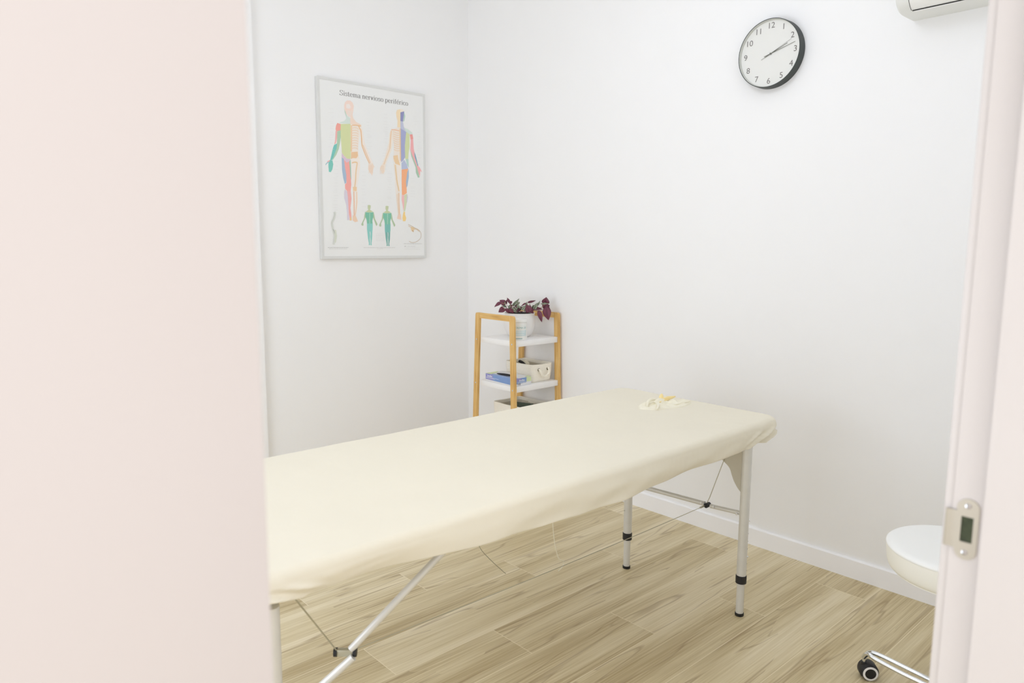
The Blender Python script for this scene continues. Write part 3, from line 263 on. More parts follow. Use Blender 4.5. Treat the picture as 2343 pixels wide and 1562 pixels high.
M_chrome = mat('chrome', srgb(222, 224, 226), rough=0.10, metal=1.0)
M_cable = mat('steel_cable', srgb(186, 182, 162), rough=0.45, metal=0.6)
M_wood_pl = mat('end_panel_wood', srgb(205, 200, 184), rough=0.6, var=0.06, vscale=12)
M_white = mat('white_lacquer', srgb(243, 243, 243), rough=0.45, spec=0.4, var=0.01)
M_ceramic = mat('white_ceramic', srgb(240, 239, 238), rough=0.35, var=0.02, vscale=10)
M_jar = mat('jar_plastic', srgb(238, 239, 237), rough=0.4, var=0.01)
M_vinyl = mat('white_vinyl', srgb(246, 247, 245), rough=0.45, var=0.01)
M_vinyl2 = mat('cream_vinyl', srgb(246, 245, 236), rough=0.5, var=0.02)
M_ac = mat('ac_plastic', srgb(232, 233, 229), rough=0.4, var=0.01)

def floor_material():
    m = bpy.data.materials.new('wood_look_tiles'); m.use_nodes = True
    nt = m.node_tree; N = nt.nodes; L = nt.links; b = N['Principled BSDF']
    tc = N.new('ShaderNodeTexCoord')
    sp = N.new('ShaderNodeSeparateXYZ'); L.new(tc.outputs['Object'], sp.inputs[0])
    def val(x):
        return x
    def math_(op, a, c=None, d=None):
        n = N.new('ShaderNodeMath'); n.operation = op
        for i, v in enumerate((a, c, d)):
            if v is None: continue
            if isinstance(v, (int, float)): n.inputs[i].default_value = v
            else: L.new(v, n.inputs[i])
        return n.outputs[0]
    W, LEN = 0.1862, 1.143
    yy = math_('DIVIDE', math_('SUBTRACT', -1.3562, sp.outputs['Y']), W)
    row = math_('FLOOR', yy); fy = math_('SUBTRACT', yy, row)
    # the joint steps by a third of a plank per row
    off = math_('MULTIPLY', row, LEN/3)
    xx = math_('DIVIDE', math_('SUBTRACT', math_('SUBTRACT', sp.outputs['X'], off), -0.911), LEN)
    col = math_('FLOOR', xx); fx = math_('SUBTRACT', xx, col)
    def edge(f, size, w):
        a = math_('MINIMUM', f, math_('SUBTRACT', 1.0, f))
        return math_('LESS_THAN', math_('MULTIPLY', a, size), w)
    seam = math_('MAXIMUM', edge(fy, W, 0.0010), edge(fx, LEN, 0.0010))
    cmb = N.new('ShaderNodeCombineXYZ'); L.new(row, cmb.inputs[0]); L.new(col, cmb.inputs[1])
    wn = N.new('ShaderNodeTexWhiteNoise'); wn.noise_dimensions = '2D'; L.new(cmb.outputs[0], wn.inputs['Vector'])
    sc = N.new('ShaderNodeSeparateColor'); L.new(wn.outputs['Color'], sc.inputs[0])
    # grain space: stretched along the plank, shifted per plank
    gx = math_('ADD', math_('MULTIPLY', sp.outputs['X'], 1.0), math_('MULTIPLY', sc.outputs[0], 37.0))
    gy = math_('ADD', sp.outputs['Y'], math_('MULTIPLY', sc.outputs[1], 11.0))
    def noise_(sx, sy, scale, detail=5, rough=0.55, dist=0.0):
        c = N.new('ShaderNodeCombineXYZ')
        L.new(math_('MULTIPLY', gx, sx), c.inputs[0]); L.new(math_('MULTIPLY', gy, sy), c.inputs[1])
        n = N.new('ShaderNodeTexNoise'); n.inputs['Scale'].default_value = scale
        n.inputs['Detail'].default_value = detail; n.inputs['Roughness'].default_value = rough
        n.inputs['Distortion'].default_value = dist
        L.new(c.outputs[0], n.inputs['Vector']); return n.outputs['Fac']
    broad = noise_(0.5, 6.5, 1.6, 4, 0.55, 0.35)
    fine = noise_(1.2, 62.0, 2.4, 6, 0.62, 0.25)
    vein = noise_(0.30, 4.6, 2.6, 2, 0.45, 0.55)
    v1 = math_('ABSOLUTE', math_('SUBTRACT', vein, 0.5))
    v1 = math_('SUBTRACT', 1.0, math_('MINIMUM', math_('MULTIPLY', v1, 60.0), 1.0))
    v2 = math_('ABSOLUTE', math_('SUBTRACT', vein, 0.58))
    v2 = math_('SUBTRACT', 1.0, math_('MINIMUM', math_('MULTIPLY', v2, 90.0), 1.0))
    vm = math_('MULTIPLY', math_('MAXIMUM', v1, math_('MULTIPLY', v2, 0.7)), math_('GREATER_THAN', noise_(0.8, 3.0, 1.3, 2), 0.47))
    cr = N.new('ShaderNodeValToRGB'); e = cr.color_ramp.elements
    e[0].position = 0.30; e[0].color = srgb(*FLOOR_A); e[1].position = 0.72; e[1].color = srgb(*FLOOR_C)
    x = cr.color_ramp.elements.new(0.5); x.color = srgb(*FLOOR_B)
    tint = math_('ADD', math_('MULTIPLY', broad, 0.85), math_('MULTIPLY', math_('SUBTRACT', sc.outputs[2], 0.5), 0.10))
    tint = math_('ADD', tint, math_('MULTIPLY', math_('SUBTRACT', fine, 0.5), 0.62))
    tint = math_('ADD', tint, 0.07)
    L.new(tint, cr.inputs[0])
    mx = N.new('ShaderNodeMix'); mx.data_type = 'RGBA'
    L.new(math_('MULTIPLY', vm, 0.55), mx.inputs[0]); L.new(cr.outputs[0], mx.inputs[6]); mx.inputs[7].default_value = srgb(150, 126, 92)
    mx2 = N.new('ShaderNodeMix'); mx2.data_type = 'RGBA'
    L.new(math_('MULTIPLY', seam, 0.8), mx2.inputs[0]); L.new(mx.outputs[2], mx2.inputs[6]); mx2.inputs[7].default_value = srgb(240, 228, 200)
    L.new(mx2.outputs[2], b.inputs['Base Color'])
    b.inputs['Roughness'].default_value = 0.42; b.inputs['Specular IOR Level'].default_value = 0.35
    bp = N.new('ShaderNodeBump'); bp.inputs['Strength'].default_value = 0.12; bp.inputs['Distance'].default_value = 0.001
    L.new(fine, bp.inputs['Height']); L.new(bp.outputs[0], b.inputs['Normal'])
    return m
FLOOR_A, FLOOR_B, FLOOR_C = (184, 165, 124), (212, 197, 159), (232, 220, 190)
M_floor = floor_material()

def wood_material(name, c1, c2, c3, axis='Z', scale=1.0):
    m = bpy.data.materials.new(name); m.use_nodes = True
    nt = m.node_tree; N = nt.nodes; L = nt.links; b = N['Principled BSDF']
    tc = N.new('ShaderNodeTexCoord'); mp = N.new('ShaderNodeMapping')
    L.new(tc.outputs['Object'], mp.inputs[0])
    s = {'Z': (40, 40, 2.2), 'Y': (40, 2.2, 40), 'X': (2.2, 40, 40)}[axis]
    mp.inputs['Scale'].default_value = [v*scale for v in s]
    n = N.new('ShaderNodeTexNoise'); n.inputs['Scale'].default_value = 2.5; n.inputs['Detail'].default_value = 5
    n.inputs['Distortion'].default_value = 0.3
    L.new(mp.outputs[0], n.inputs['Vector'])
    n2 = N.new('ShaderNodeTexNoise'); n2.inputs['Scale'].default_value = 9; n2.inputs['Detail'].default_value = 2
    L.new(tc.outputs['Object'], n2.inputs['Vector'])
    cr = N.new('ShaderNodeValToRGB'); e = cr.color_ramp.elements
    e[0].position = 0.3; e[0].color = c1; e[1].position = 0.72; e[1].color = c3
    x = e.new(0.5); x.color = c2
    ad = N.new('ShaderNodeMath'); ad.operation = 'MULTIPLY_ADD'
    ad.inputs[1].default_value = 0.25; L.new(n2.outputs['Fac'], ad.inputs[0])
    ad2 = N.new('ShaderNodeMath'); ad2.operation = 'MULTIPLY'; ad2.inputs[1].default_value = 0.78
    L.new(n.outputs['Fac'], ad2.inputs[0]); L.new(ad2.outputs[0], ad.inputs[2])
    L.new(ad.outputs[0], cr.inputs[0]); L.new(cr.outputs[0], b.inputs['Base Color'])
    b.inputs['Roughness'].default_value = 0.5; b.inputs['Specular IOR Level'].default_value = 0.35
    return m
BC = (srgb(190, 144, 80), srgb(220, 178, 108), srgb(232, 198, 136))
M_bam = wood_material('bamboo_upright', *BC, axis='Z')
M_bamY = wood_material('bamboo_crossbar', *BC, axis='Y')

def fabric_material(name, col, thread=900.0, strength=0.15, sheen=0.2, trans=0.0, soft=None):
    m = mat(name, col, rough=0.85, spec=0.15, var=0.02, vscale=5)
    nt = m.node_tree; N = nt.nodes; L = nt.links; b = N['Principled BSDF']
    tc = N.new('ShaderNodeTexCoord')
    n = N.new('ShaderNodeTexNoise'); n.inputs['Scale'].default_value = thread; n.inputs['Detail'].default_value = 2
    L.new(tc.outputs['Object'], n.inputs['Vector'])
    bp = N.new('ShaderNodeBump'); bp.inputs['Strength'].default_value = strength; bp.inputs['Distance'].default_value = 0.001
    L.new(n.outputs['Fac'], bp.inputs['Height'])
    if soft:
        n2 = N.new('ShaderNodeTexNoise'); n2.inputs['Scale'].default_value = soft; n2.inputs['Detail'].default_value = 2
        L.new(tc.outputs['Object'], n2.inputs['Vector'])
        b2 = N.new('ShaderNodeBump'); b2.inputs['Strength'].default_value = 0.25; b2.inputs['Distance'].default_value = 0.01
        L.new(n2.outputs['Fac'], b2.inputs['Height']); L.new(bp.outputs[0], b2.inputs['Normal'])
        L.new(b2.outputs[0], b.inputs['Normal'])
    else:
        L.new(bp.outputs[0], b.inputs['Normal'])
    b.inputs['Sheen Weight'].default_value = sheen
    return m
M_sheet = fabric_material('cream_terry_sheet', srgb(235, 229, 211), sheen=0.1, soft=14)
M_sheet2 = fabric_material('cream_cover_fabric', srgb(243, 238, 218), sheen=0.1)
M_yellow = fabric_material('yellow_elastic_fabric', srgb(250, 228, 164), sheen=0.1)

# ------------------------------------------------------------------ room shell
XL, YF = -3.45, -3.173          # left wall plane, door wall (room side)
def slab(name, c, d, m_, **k):
    b = MB(); b.box(c, d); return struct(b.ob(name, m_, smooth=False, **k))
slab('floor', (-1.9, -2.45, -0.05), (4.2, 5.4, 0.1), M_floor)
slab('ceiling', ((XL)/2, YF/2, CEIL+0.05), (-XL+0.2, -YF+0.24, 0.1), M_ceil)
slab('wall_right', (0.05, -1.6, CEIL/2), (0.1, 3.4, CEIL), M_wall)
slab('wall_back', (XL/2, 0.05, CEIL/2), (-XL+0.1, 0.1, CEIL), M_wall)
slab('wall_left', (XL-0.05, -1.6, CEIL/2), (0.1, 3.4, CEIL), M_wall)
# unseen frame added around the left fill light; the wall behind stays closed
b = MB(); wy0, wy1, wz0, wz1 = -2.50, -0.90, 0.09, 1.67
for y_, z_, dy_, dz_ in ((wy0, (wz0+wz1)/2, 0.06, wz1-wz0+0.06), (wy1, (wz0+wz1)/2, 0.06, wz1-wz0+0.06), ((wy0+wy1)/2, wz0, wy1-wy0-0.06, 0.06), ((wy0+wy1)/2, wz1, wy1-wy0-0.06, 0.06)):
    b.box((XL+0.012, y_, z_), (0.024, dy_, dz_))
wf = struct(b.ob('fill_frame_1', M_white, smooth=False))

# shallow pier on the back wall, just beside the door leaf in the picture
slab('trim_1', ((XL-1.306)/2, -0.0175, CEIL/2), (XL*-1-1.306, 0.035, CEIL), M_wall)
# door wall with the doorway, casing and jambs
JX, HX, DH = -1.84, -3.262, 2.12
b = MB()
b.box(((JX+0.03)/2, YF-0.070, CEIL/2), (-(JX+0.03), 0.118, CEIL))
b.box(((XL+HX-0.03)/2, YF-0.070, CEIL/2), (HX-0.03-XL, 0.118, CEIL))
b.box(((JX+HX)/2, YF-0.070, (DH+0.03+CEIL)/2), (JX-HX+0.06, 0.118, CEIL-DH-0.03))
struct(b.ob('wall_front', M_wall, smooth=False))
# right jamb: a board with a rebate for the leaf and a raised stop, thin architrave on the room face
def jamb(name, xface, sgn):
    b = MB()
    poly = [(0.0, YF-0.010), (0.0, YF-0.042), (-0.012, YF-0.044), (-0.012, YF-0.098), (0.0, YF-0.102),
            (0.0, YF-0.128), (0.033, YF-0.128), (0.033, YF-0.010)]
    b.prism([(xface+sgn*u, v) for u, v in poly], lambda u, v, h: Vector((u, v, h)), 0.0, DH+0.03)
    o = struct(b.ob(name, M_jamb, angle=25)); return o
jr = jamb('door_jamb_right', JX, 1)
jr.name = 'trim_2'
b = MB(); b.box((JX+0.037, YF-0.0060, (DH+0.07)/2), (0.070, 0.0118, DH+0.07), bev=0.002)
struct(b.ob('trim_3', M_jamb))
jl = jamb('trim_4', HX, -1)
b = MB(); b.box((HX-0.037, YF-0.0060, (DH+0.07)/2), (0.070, 0.0118, DH+0.07), bev=0.002)
struct(b.ob('trim_5', M_jamb))
b = MB(); b.box(((JX+HX)/2, YF-0.059, DH+0.0145), (JX-HX-0.004, 0.130, 0.029))
struct(b.ob('trim_6', M_jamb, smooth=False))
# baseboards
def baseboard(name, x0, y0, x1, y1, th=0.012, h=0.076):
    b = MB(); dx, dy = x1-x0, y1-y0; l = math.hypot(dx, dy); nx, ny = -dy/l, dx/l
    prof = [(0, 0), (th, 0), (th, h-0.004), (th-0.004, h), (0, h)]
    b.prism(prof, lambda u, v, t: Vector((x0+dx*t+nx*u, y0+dy*t+ny*u, v)), 0.0, 1.0)
    return struct(b.ob(name, M_base, angle=20))
baseboard('baseboard_right', 0.0, YF-0.008, 0.0, -0.002)
baseboard('baseboard_back', -0.014, 0.0, -1.305, 0.0)
baseboard('baseboard_left', XL, -0.04, XL, YF+0.04)

# opal globe lamps: each glass globe gives off the room light
for i, (c, r, e_, colr) in enumerate(LAMPS):
    x, y, z = c
    t = thing('globe_lamp', ('white glass globe lamp hanging above the massage table', 'white glass globe lamp hanging nearer the left wall')[i], 'ceiling light', (x, y, CEIL))
    b = MB(); b.lathe((x, y, CEIL), [(0.055, 0.0), (0.055, -0.018), (0.008, -0.024), (0.006, -(CEIL-z-r)-0.004)], n=32); b.ob('canopy_rod', M_white, t)
    em = mat('opal_glass_%d' % i, srgb(250, 250, 250), rough=0.3)
    bs = em.node_tree.nodes['Principled BSDF']; bs.inputs['Emission Color'].default_value = (*colr, 1); bs.inputs['Emission Strength'].default_value = e_
    b = MB(); b.lathe((x, y, z), [(max(0.002, r*math.sin(math.pi*k/24)), -r*math.cos(math.pi*k/24)) for k in range(25)], n=48); b.ob('globe', em, t)

# door leaf, swung into the room on the left
E0 = Vector((-2.569, -2.957, 0)); H0 = Vector((HX+0.002, YF-0.012, 0))
d = (E0-H0); LW = d.length; ang = math.atan2(d.y, d.x)
M_leaf = Matrix.Translation(H0) @ Matrix.Rotation(ang, 4, 'Z')
b = MB(); b.box((0, 0, 0), (LW-0.004, 0.038, DH-0.016), bev=0.002, M=M_leaf @ Matrix.Translation((LW/2+0.002, 0.019, DH/2)))
leaf = struct(b.ob('door_1', M_door))

# strike plate on the right jamb
t = thing('strike_plate', 'metal latch strike plate screwed to the white door jamb', 'strike plate', (JX, -3.2, 0.945))
def face_yz(poly, x, th, b):
    b.prism(poly, lambda u, v, h: Vector((h, u, v)), x, x-th)
b = MB()
yc, hw, z0, z1 = -3.1995, 0.0115, 0.909, 0.982
ring = []
for k in range(13):
    a = math.pi*k/12; ring.append((yc+hw*math.cos(a), z1-hw+hw*math.sin(a)))
for k in range(13):
    a = math.pi+math.pi*k/12; ring.append((yc+hw*math.cos(a), z0+hw+hw*math.sin(a)))
# ring split into pieces around the latch hole
hy0, hy1, hz0, hz1 = yc-0.0062, yc+0.0062, 0.930, 0.9605
up = [p for p in ring if p[1] >= hz1]; dn = [p for p in ring if p[1] <= hz0]
face_yz([(yc+hw, hz1)]+up+[(yc-hw, hz1)], JX, 0.0016, b)
face_yz([(yc-hw, hz0)]+dn+[(yc+hw, hz0)], JX, 0.0016, b)
face_yz([(yc-hw, hz0), (hy0, hz0), (hy0, hz1), (yc-hw, hz1)], JX, 0.0016, b)
face_yz([(hy1, hz0), (yc+hw, hz0), (yc+hw, hz1), (hy1, hz1)], JX, 0.0016, b)
b.ob('plate', M_steel, t, smooth=False)
b = MB()
prof = [(yc+hw, 0.0016), (YF-0.010, 0.0016), (YF-0.0052, 0.0020), (YF-0.0036, 0.0010)]
P = [[Vector((JX-h, y, z)) for y, h in prof] for z in (0.921, 0.966)]
P2 = [[Vector((JX-h+0.0012, y, z)) for y, h in prof] for z in (0.921, 0.966)]
b.grid(P); b.grid(P2)
b.ob('lip', M_steel, t)
b = MB(); b.box((JX-0.0003, yc, (hz0+hz1)/2), (0.0006, hy1-hy0, hz1-hz0)); b.ob('latch_hole', M_dark, t, smooth=False)
for z in (0.9175, 0.9735):
    b = MB(); b.lathe((JX-0.0016, yc, z), [(0.0034, 0.0), (0.0032, -0.0006), (0.0008, -0.0009)], n=16, axis='X'); b.ob('screw', M_chrome, t)

# ------------------------------------------------------------------ framed chart on the back wall
px0, px1, pz0, pz1 = PIC
t = thing('framed_anatomy_chart', 'framed anatomy chart titled Sistema nervioso periférico with coloured body figures', 'poster', (px0, 0, pz0))
M_frame = mat('silver_frame', srgb(222, 223, 221), rough=0.4, metal=0.0, var=0.01)
b = MB(); fw, fd = 0.0135, 0.0212
def mitre(b, pts_out, pts_in, ybk, yfr):
    n = 4
    for k in range(4):
        a, c = pts_out[k], pts_out[(k+1) % 4]; ai, ci = pts_in[k], pts_in[(k+1) % 4]
        vs = [(a[0], ybk, a[1]), (c[0], ybk, c[1]), (c[0], yfr, c[1]), (a[0], yfr, a[1]), (ai[0], yfr, ai[1]), (ci[0], yfr, ci[1]), (ci[0], ybk+0.0, ci[1]), (ai[0], ybk, ai[1])]
        V = [b.bm.verts.new(Vector(v)) for v in vs]
        b.face((V[0], V[1], V[2], V[3])); b.face((V[3], V[2], V[5], V[4])); b.face((V[4], V[5], V[6], V[7]))
O = [(px0, pz0), (px1, pz0), (px1, pz1), (px0, pz1)]
I = [(px0+fw, pz0+fw), (px1-fw, pz0+fw), (px1-fw, pz1-fw), (px0+fw, pz1-fw)]
mitre(b, O, I, -0.001, -fd)
b.ob('frame', M_frame, t, smooth=False)
M_paper = mat('chart_paper', srgb(240, 241, 240), rough=0.5, spec=0.35, var=0.008)
b = MB(); b.box(((px0+px1)/2, -0.011, (pz0+pz1)/2), (px1-px0-2*fw+0.002, 0.016, pz1-pz0-2*fw+0.002)); sheet = b.ob('chart_sheet', M_paper, t, smooth=False)
palette = {}; pm = []
def ink(c):
    if c not in palette:
        palette[c] = len(pm); pm.append(mat('ink_%d' % len(pm), srgb(*[v+(255-v)*0.22 for v in c]), rough=0.55, spec=0.3))
    return palette[c]
b = MB(); lay = [0]
def put2(poly, c):
    lay[0] += 1; y = -0.0192 - lay[0]*0.0000025
    k = ink(c)
    V = [b.bm.verts.new(Vector((px0+u/1000, y, pz0+v/1000))) for u, v in poly]
    f = b.face(V, k)
    if f:
        f.normal_update()
for c, poly in POLYS: put2(poly, c)
for c, w, pts in STROKES:
    for q in stroke_poly(smooth2(pts, 4) if len(pts) > 2 else pts, w*0.9): put2(q, c)
bmesh.ops.triangulate(b.bm, faces=[f for f in b.bm.faces if len(f.verts) > 4])
b.ob('illustration', pm, sheet, smooth=False, recalc=False)
# title in a Didone style: thick stems, thin hairlines, serifs
GL = {
 'S': (58, [[(50, 68), (48, 56)], [(49, 60), (40, 70), (25, 71), (11, 62), (12, 48), (28, 38), (44, 28), (47, 14), (36, 1), (20, 0), (8, 10)], [(7, 16), (6, 2)]], []),
 'i': (27, [[(13, 0), (13, 46)]], [(13, 0, 9), (10, 46, 5)]),
 's': (40, [[(33, 34), (28, 44), (18, 47), (8, 40), (11, 30), (24, 22), (32, 12), (26, 2), (14, -1), (6, 10)]], []),
 't': (32, [[(13, 62), (13, 8), (20, -1), (29, 5)], [(3, 46), (27, 46)]], []),
 'e': (44, [[(7, 26), (36, 26), (35, 38), (22, 47), (9, 38), (6, 22), (12, 5), (25, -1), (37, 9)]], []),
 'm': (78, [[(13, 0), (13, 46)], [(13, 36), (24, 46), (34, 44), (39, 34), (39, 0)], [(39, 36), (50, 46), (60, 44), (65, 34), (65, 0)]], [(13, 0, 9), (39, 0, 9), (65, 0, 9), (10, 46, 4)]),
 'a': (44, [[(9, 36), (12, 44), (22, 47), (31, 42), (32, 32), (32, 6), (37, 0), (43, 2)], [(32, 28), (16, 24), (7, 14), (10, 2), (20, -1), (32, 10)]], []),
 'n': (52, [[(13, 0), (13, 46)], [(13, 36), (25, 46), (34, 44), (39, 34), (39, 0)]], [(13, 0, 9), (39, 0, 9), (10, 46, 4)]),
 'r': (38, [[(13, 0), (13, 46)], [(13, 32), (20, 44), (30, 46), (34, 40)]], [(13, 0, 10), (10, 46, 4)]),
 'v': (46, [[(9, 46), (23, 0)], [(23, 0), (37, 46)]], [(9, 46, 9), (37, 46, 7)]),
 'o': (48, [[(24, 47), (10, 40), (6, 23), (10, 6), (24, -1), (38, 6), (42, 23), (38, 40), (24, 47)]], []),
 'p': (52, [[(13, -22), (13, 46)], [(13, 36), (26, 47), (40, 40), (45, 23), (40, 6), (26, -1), (13, 10)]], [(13, -22, 9), (10, 46, 4)]),
 'f': (32, [[(13, 0), (13, 56), (19, 68), (30, 68)], [(3, 46), (27, 46)]], [(13, 0, 9)]),
 'c': (42, [[(36, 36), (30, 45), (21, 47), (9, 38), (6, 22), (12, 5), (25, -1), (37, 9)]], []),
 ' ': (24, [], []),
}
b = MB()
text = 'Sistema nervioso periférico'
tot = sum(GL['e' if ch == 'é' else ch][0] for ch in text)
tu0, tv0, tu1, tv1, cap = TITLE
sx = (tu1-tu0)/tot; sy = cap/70.0*0.98; cx = 0
def ribbon(pts, k=5):
    if len(pts) > 2: pts = smooth2(pts, k)
    w = []
    for i in range(len(pts)):
        a_, c_ = pts[max(i-1, 0)], pts[min(i+1, len(pts)-1)]
        dx, dy = c_[0]-a_[0], c_[1]-a_[1]; l = math.hypot(dx, dy) or 1
        w.append(3.2+7.4*abs(dy/l)**1.5)
    for q in stroke_poly(pts, w):
        V = [b.bm.verts.new(Vector((px0+(tu0+(cx+u)*sx)/1000, -0.0194, pz0+(tv0+v*sy)/1000))) for u, v in q]
        b.face(V)
for ch in text:
    w_, st_, se_ = GL['e' if ch == 'é' else ch]
    for s_ in st_: ribbon(s_)
    for x_, y_, h_ in se_: ribbon([(x_-h_, y_), (x_, y_), (x_+h_, y_)], 1)
    if ch == 'i' : ribbon([(13, 58), (13, 67)])
    if ch == 'é': ribbon([(20, 54), (30, 68)])
    cx += w_
b.ob('title', mat('title_ink', srgb(142, 140, 138), rough=0.6), sheet, smooth=False, recalc=False)

# ------------------------------------------------------------------ wall clock
CY_, CZ_, CR, CD = -1.918, 2.0185, 0.129, 0.040
t = thing('wall_clock', 'round white wall clock with thin black rim showing about ten past two', 'clock', (0, CY_, CZ_))
M_rim = mat('clock_rim', srgb(62, 68, 66), rough=0.55, bump=0.1, bscale=300, var=0.08, vscale=40)
M_face = mat('clock_face', srgb(230, 230, 226), rough=0.7, var=0.01)
M_num = mat('clock_numeral_ink', srgb(120, 116, 112), rough=0.6)
M_hand = mat('clock_hand', srgb(112, 112, 102), rough=0.4, metal=0.3)
b = MB(); b.lathe((0, CY_, CZ_), [(CR-0.010, -0.001), (CR+0.0015, -0.001), (CR+0.001, -0.02), (CR, -CD+0.001), (CR-0.0008, -CD), (CR-0.0020, -CD), (CR-0.0024, -CD+0.0008), (CR-0.0024, -CD+0.002)], n=96, axis='X', capends=False)
b.ob('rim', M_rim, t)
b = MB(); b.lathe((0, CY_, CZ_), [(CR-0.0022, -CD+0.0016), (CR-0.0030, -CD+0.0016), (CR-0.0044, -0.030), (CR-0.0046, -0.0262)], n=96, axis='X', capends=False)
b.ob('inner_ring', mat('clock_inner_ring', srgb(206, 208, 202), rough=0.5), t)
b = MB(); b.lathe((0, CY_, CZ_), [(CR-0.0042, -0.024), (CR-0.0043, -0.026), (0.001, -0.026)], n=96, axis='X')
face = b.ob('face', M_face, t)
for h in range(1, 13):
    b = MB()
    a = math.radians(30*h); cy, cz = CY_-0.1045*math.sin(a), CZ_+0.1045*math.cos(a)
    add_text(b, str(h), 0.031, lambda u, v, w, cy=cy, cz=cz: Vector((-w, cy-u, cz+v)), 0.0264, bold=0.0, xs=1.05)
    b.ob('numeral', M_num, face, smooth=False, recalc=False)
def hand(name, angd, l0, l1, w, x):
    b = MB(); a = math.radians(angd); dy, dz = -math.sin(a), math.cos(a); ny, nz = dz, -dy
    pts = [(l0, -w), (l0, w), (l1, w*0.7), (l1, -w*0.7)]
    b.prism(pts, lambda u, v, h: Vector((h, CY_-0.004+dy*u+ny*v, CZ_-0.0015+dz*u+nz*v)), x, x-0.0006)
    b.ob(name, M_hand, t, smooth=False)
hand('hour_hand', 67.0, -0.026, 0.073, 0.0012, -0.0275)
hand('minute_hand', 74.5, -0.028, 0.103, 0.0010, -0.0285)
hand('second_hand', 64.3, -0.042, 0.094, 0.0005, -0.0295)
b = MB(); b.lathe((0, CY_-0.004, CZ_-0.0015), [(0.0036, -0.0262), (0.0036, -0.0305), (0.0015, -0.031)], n=20, axis='X'); b.ob('hub', M_hand, t)

# ------------------------------------------------------------------ air conditioner
t = thing('air_conditioner', 'white wall-mounted air conditioner with louver gap, high beside the door jamb', 'air conditioner', (0, -2.43, 2.035))
AY0, AY1 = -2.424, -3.125
prof = [(0.0, 2.036), (-0.085, 2.034), (-0.115, 2.036), (-0.135, 2.043), (-0.152, 2.058), (-0.162, 2.080), (-0.168, 2.12), (-0.170, 2.20), (-0.165, 2.26), (-0.14, 2.285), (0.0, 2.29)]
prof = smooth2(prof, 4)
b = MB()
rows = []
# rounded end: profile shrinks slightly at both ends
for y, ins in ((AY0, 0.010), (AY0-0.002, 0.005), (AY0-0.006, 0.0015), (AY0-0.012, 0.0), (AY1+0.012, 0.0), (AY1+0.006, 0.0015), (AY1+0.002, 0.005), (AY1, 0.010)):
    cx_, cz_ = 0.0, 2.16; row = []
    for x, z in prof:
        zz = z + (ins*(1 if z < cz_ else -1) if x > -0.001 or True else 0)*min(1, abs(z-cz_)/0.08)
        xx = min(0.0, x + ins*min(1, abs(x)/0.06))
        row.append(Vector((xx, y, zz)))
    rows.append(row)
V = b.grid(rows)
b.face(V[0][::-1]); b.face(V[-1])
b.ob('body', M_ac, t, angle=40)
# flap: follows the lower front curve, slightly proud, above a dark slot
fl = [(-0.128, 2.0372), (-0.132, 2.0388), (-0.138, 2.0420), (-0.1545, 2.0565), (-0.165, 2.079), (-0.1715, 2.12), (-0.172, 2.15)]
fl = smooth2(fl, 4)
b = MB(); b.grid([[Vector((x, y, z)) for x, z in fl] for y in (AY0-0.046, AY1+0.030)])
b.ob('flap', mat('ac_flap_plastic', srgb(240, 240, 237), rough=0.35), t)
b = MB()
sl = [(-0.1225, 2.0350), (-0.1285, 2.0370)]
b.grid([[Vector((x, y, z)) for x, z in sl] for y in (AY0-0.046, AY1+0.030)])
pts = [Vector((x-0.0006, AY0-0.045, z-0.0006)) for x, z in fl]
b.tube(pts, 0.0007, n=6)
b.ob('louver_gap', mat('gap_shadow_plastic', srgb(40, 40, 38), rough=0.8), t)
b = MB(); b.grid([[Vector((x, y, z)) for x, z in [(-0.116, 2.0340), (-0.1215, 2.0352)]] for y in (AY0-0.054, AY0-0.20)])
b.ob('louver_lip', mat('louver_lip_plastic', srgb(250, 250, 250), rough=0.2), t)

# ------------------------------------------------------------------ massage table
TX1, TX0, TY0, TY1, TZ = -0.437, -2.405, -2.262, -1.555, 0.690
LXR, LXL, LYN, LYF = -0.590, -2.258, -2.222, -1.7255
t = thing('massage_table', 'folding massage table with grey tube legs under the cream fitted sheet', 'massage table', ((TX0+TX1)/2, (TY0+TY1)/2, 0))
M_pad = fabric_material('mattress_vinyl', srgb(228, 222, 205), strength=0.05)
for k in (0, 1):
    x0, x1 = (TX0+0.035, (TX0+TX1)/2-0.003) if k == 0 else ((TX0+TX1)/2+0.003, TX1-0.035)
    b = MB(); b.box(((x0+x1)/2, (TY0+TY1)/2, 0.649), (x1-x0, TY1-TY0-0.07, 0.048), bev=0.012); b.ob('mattress', M_pad, t)
    b = MB(); b.box(((x0+x1)/2, (TY0+TY1)/2, 0.6195), (x1-x0-0.02, TY1-TY0-0.09, 0.011)); b.ob('base_board', M_wood_pl, t, smooth=False)
def leg(x, y, name='leg'):
    b = MB()
    b.tube([(x, y, 0.128), (x, y, 0.614)], 0.0163, n=28)
    b.tube([(x, y, 0.006), (x, y, 0.150)], 0.0130, n=28)
    l = b.ob(name, M_alu, t)
    b = MB(); b.lathe((x, y, 0), [(0.0165, 0.1185), (0.0182, 0.1195), (0.0184, 0.145), (0.0170, 0.147)], n=32); b.ob('collar', M_black, l)
    b = MB(); b.lathe((x, y, 0), [(0.0145, 0.0), (0.0152, 0.003), (0.0150, 0.010), (0.0132, 0.0105)], n=32); b.ob('foot_cap', M_black, l)
    return l
nl = leg(LXR, LYN); fl_ = leg(LXR, LYF); ll = leg(LXL, LYN); lf = leg(LXL, LYF)
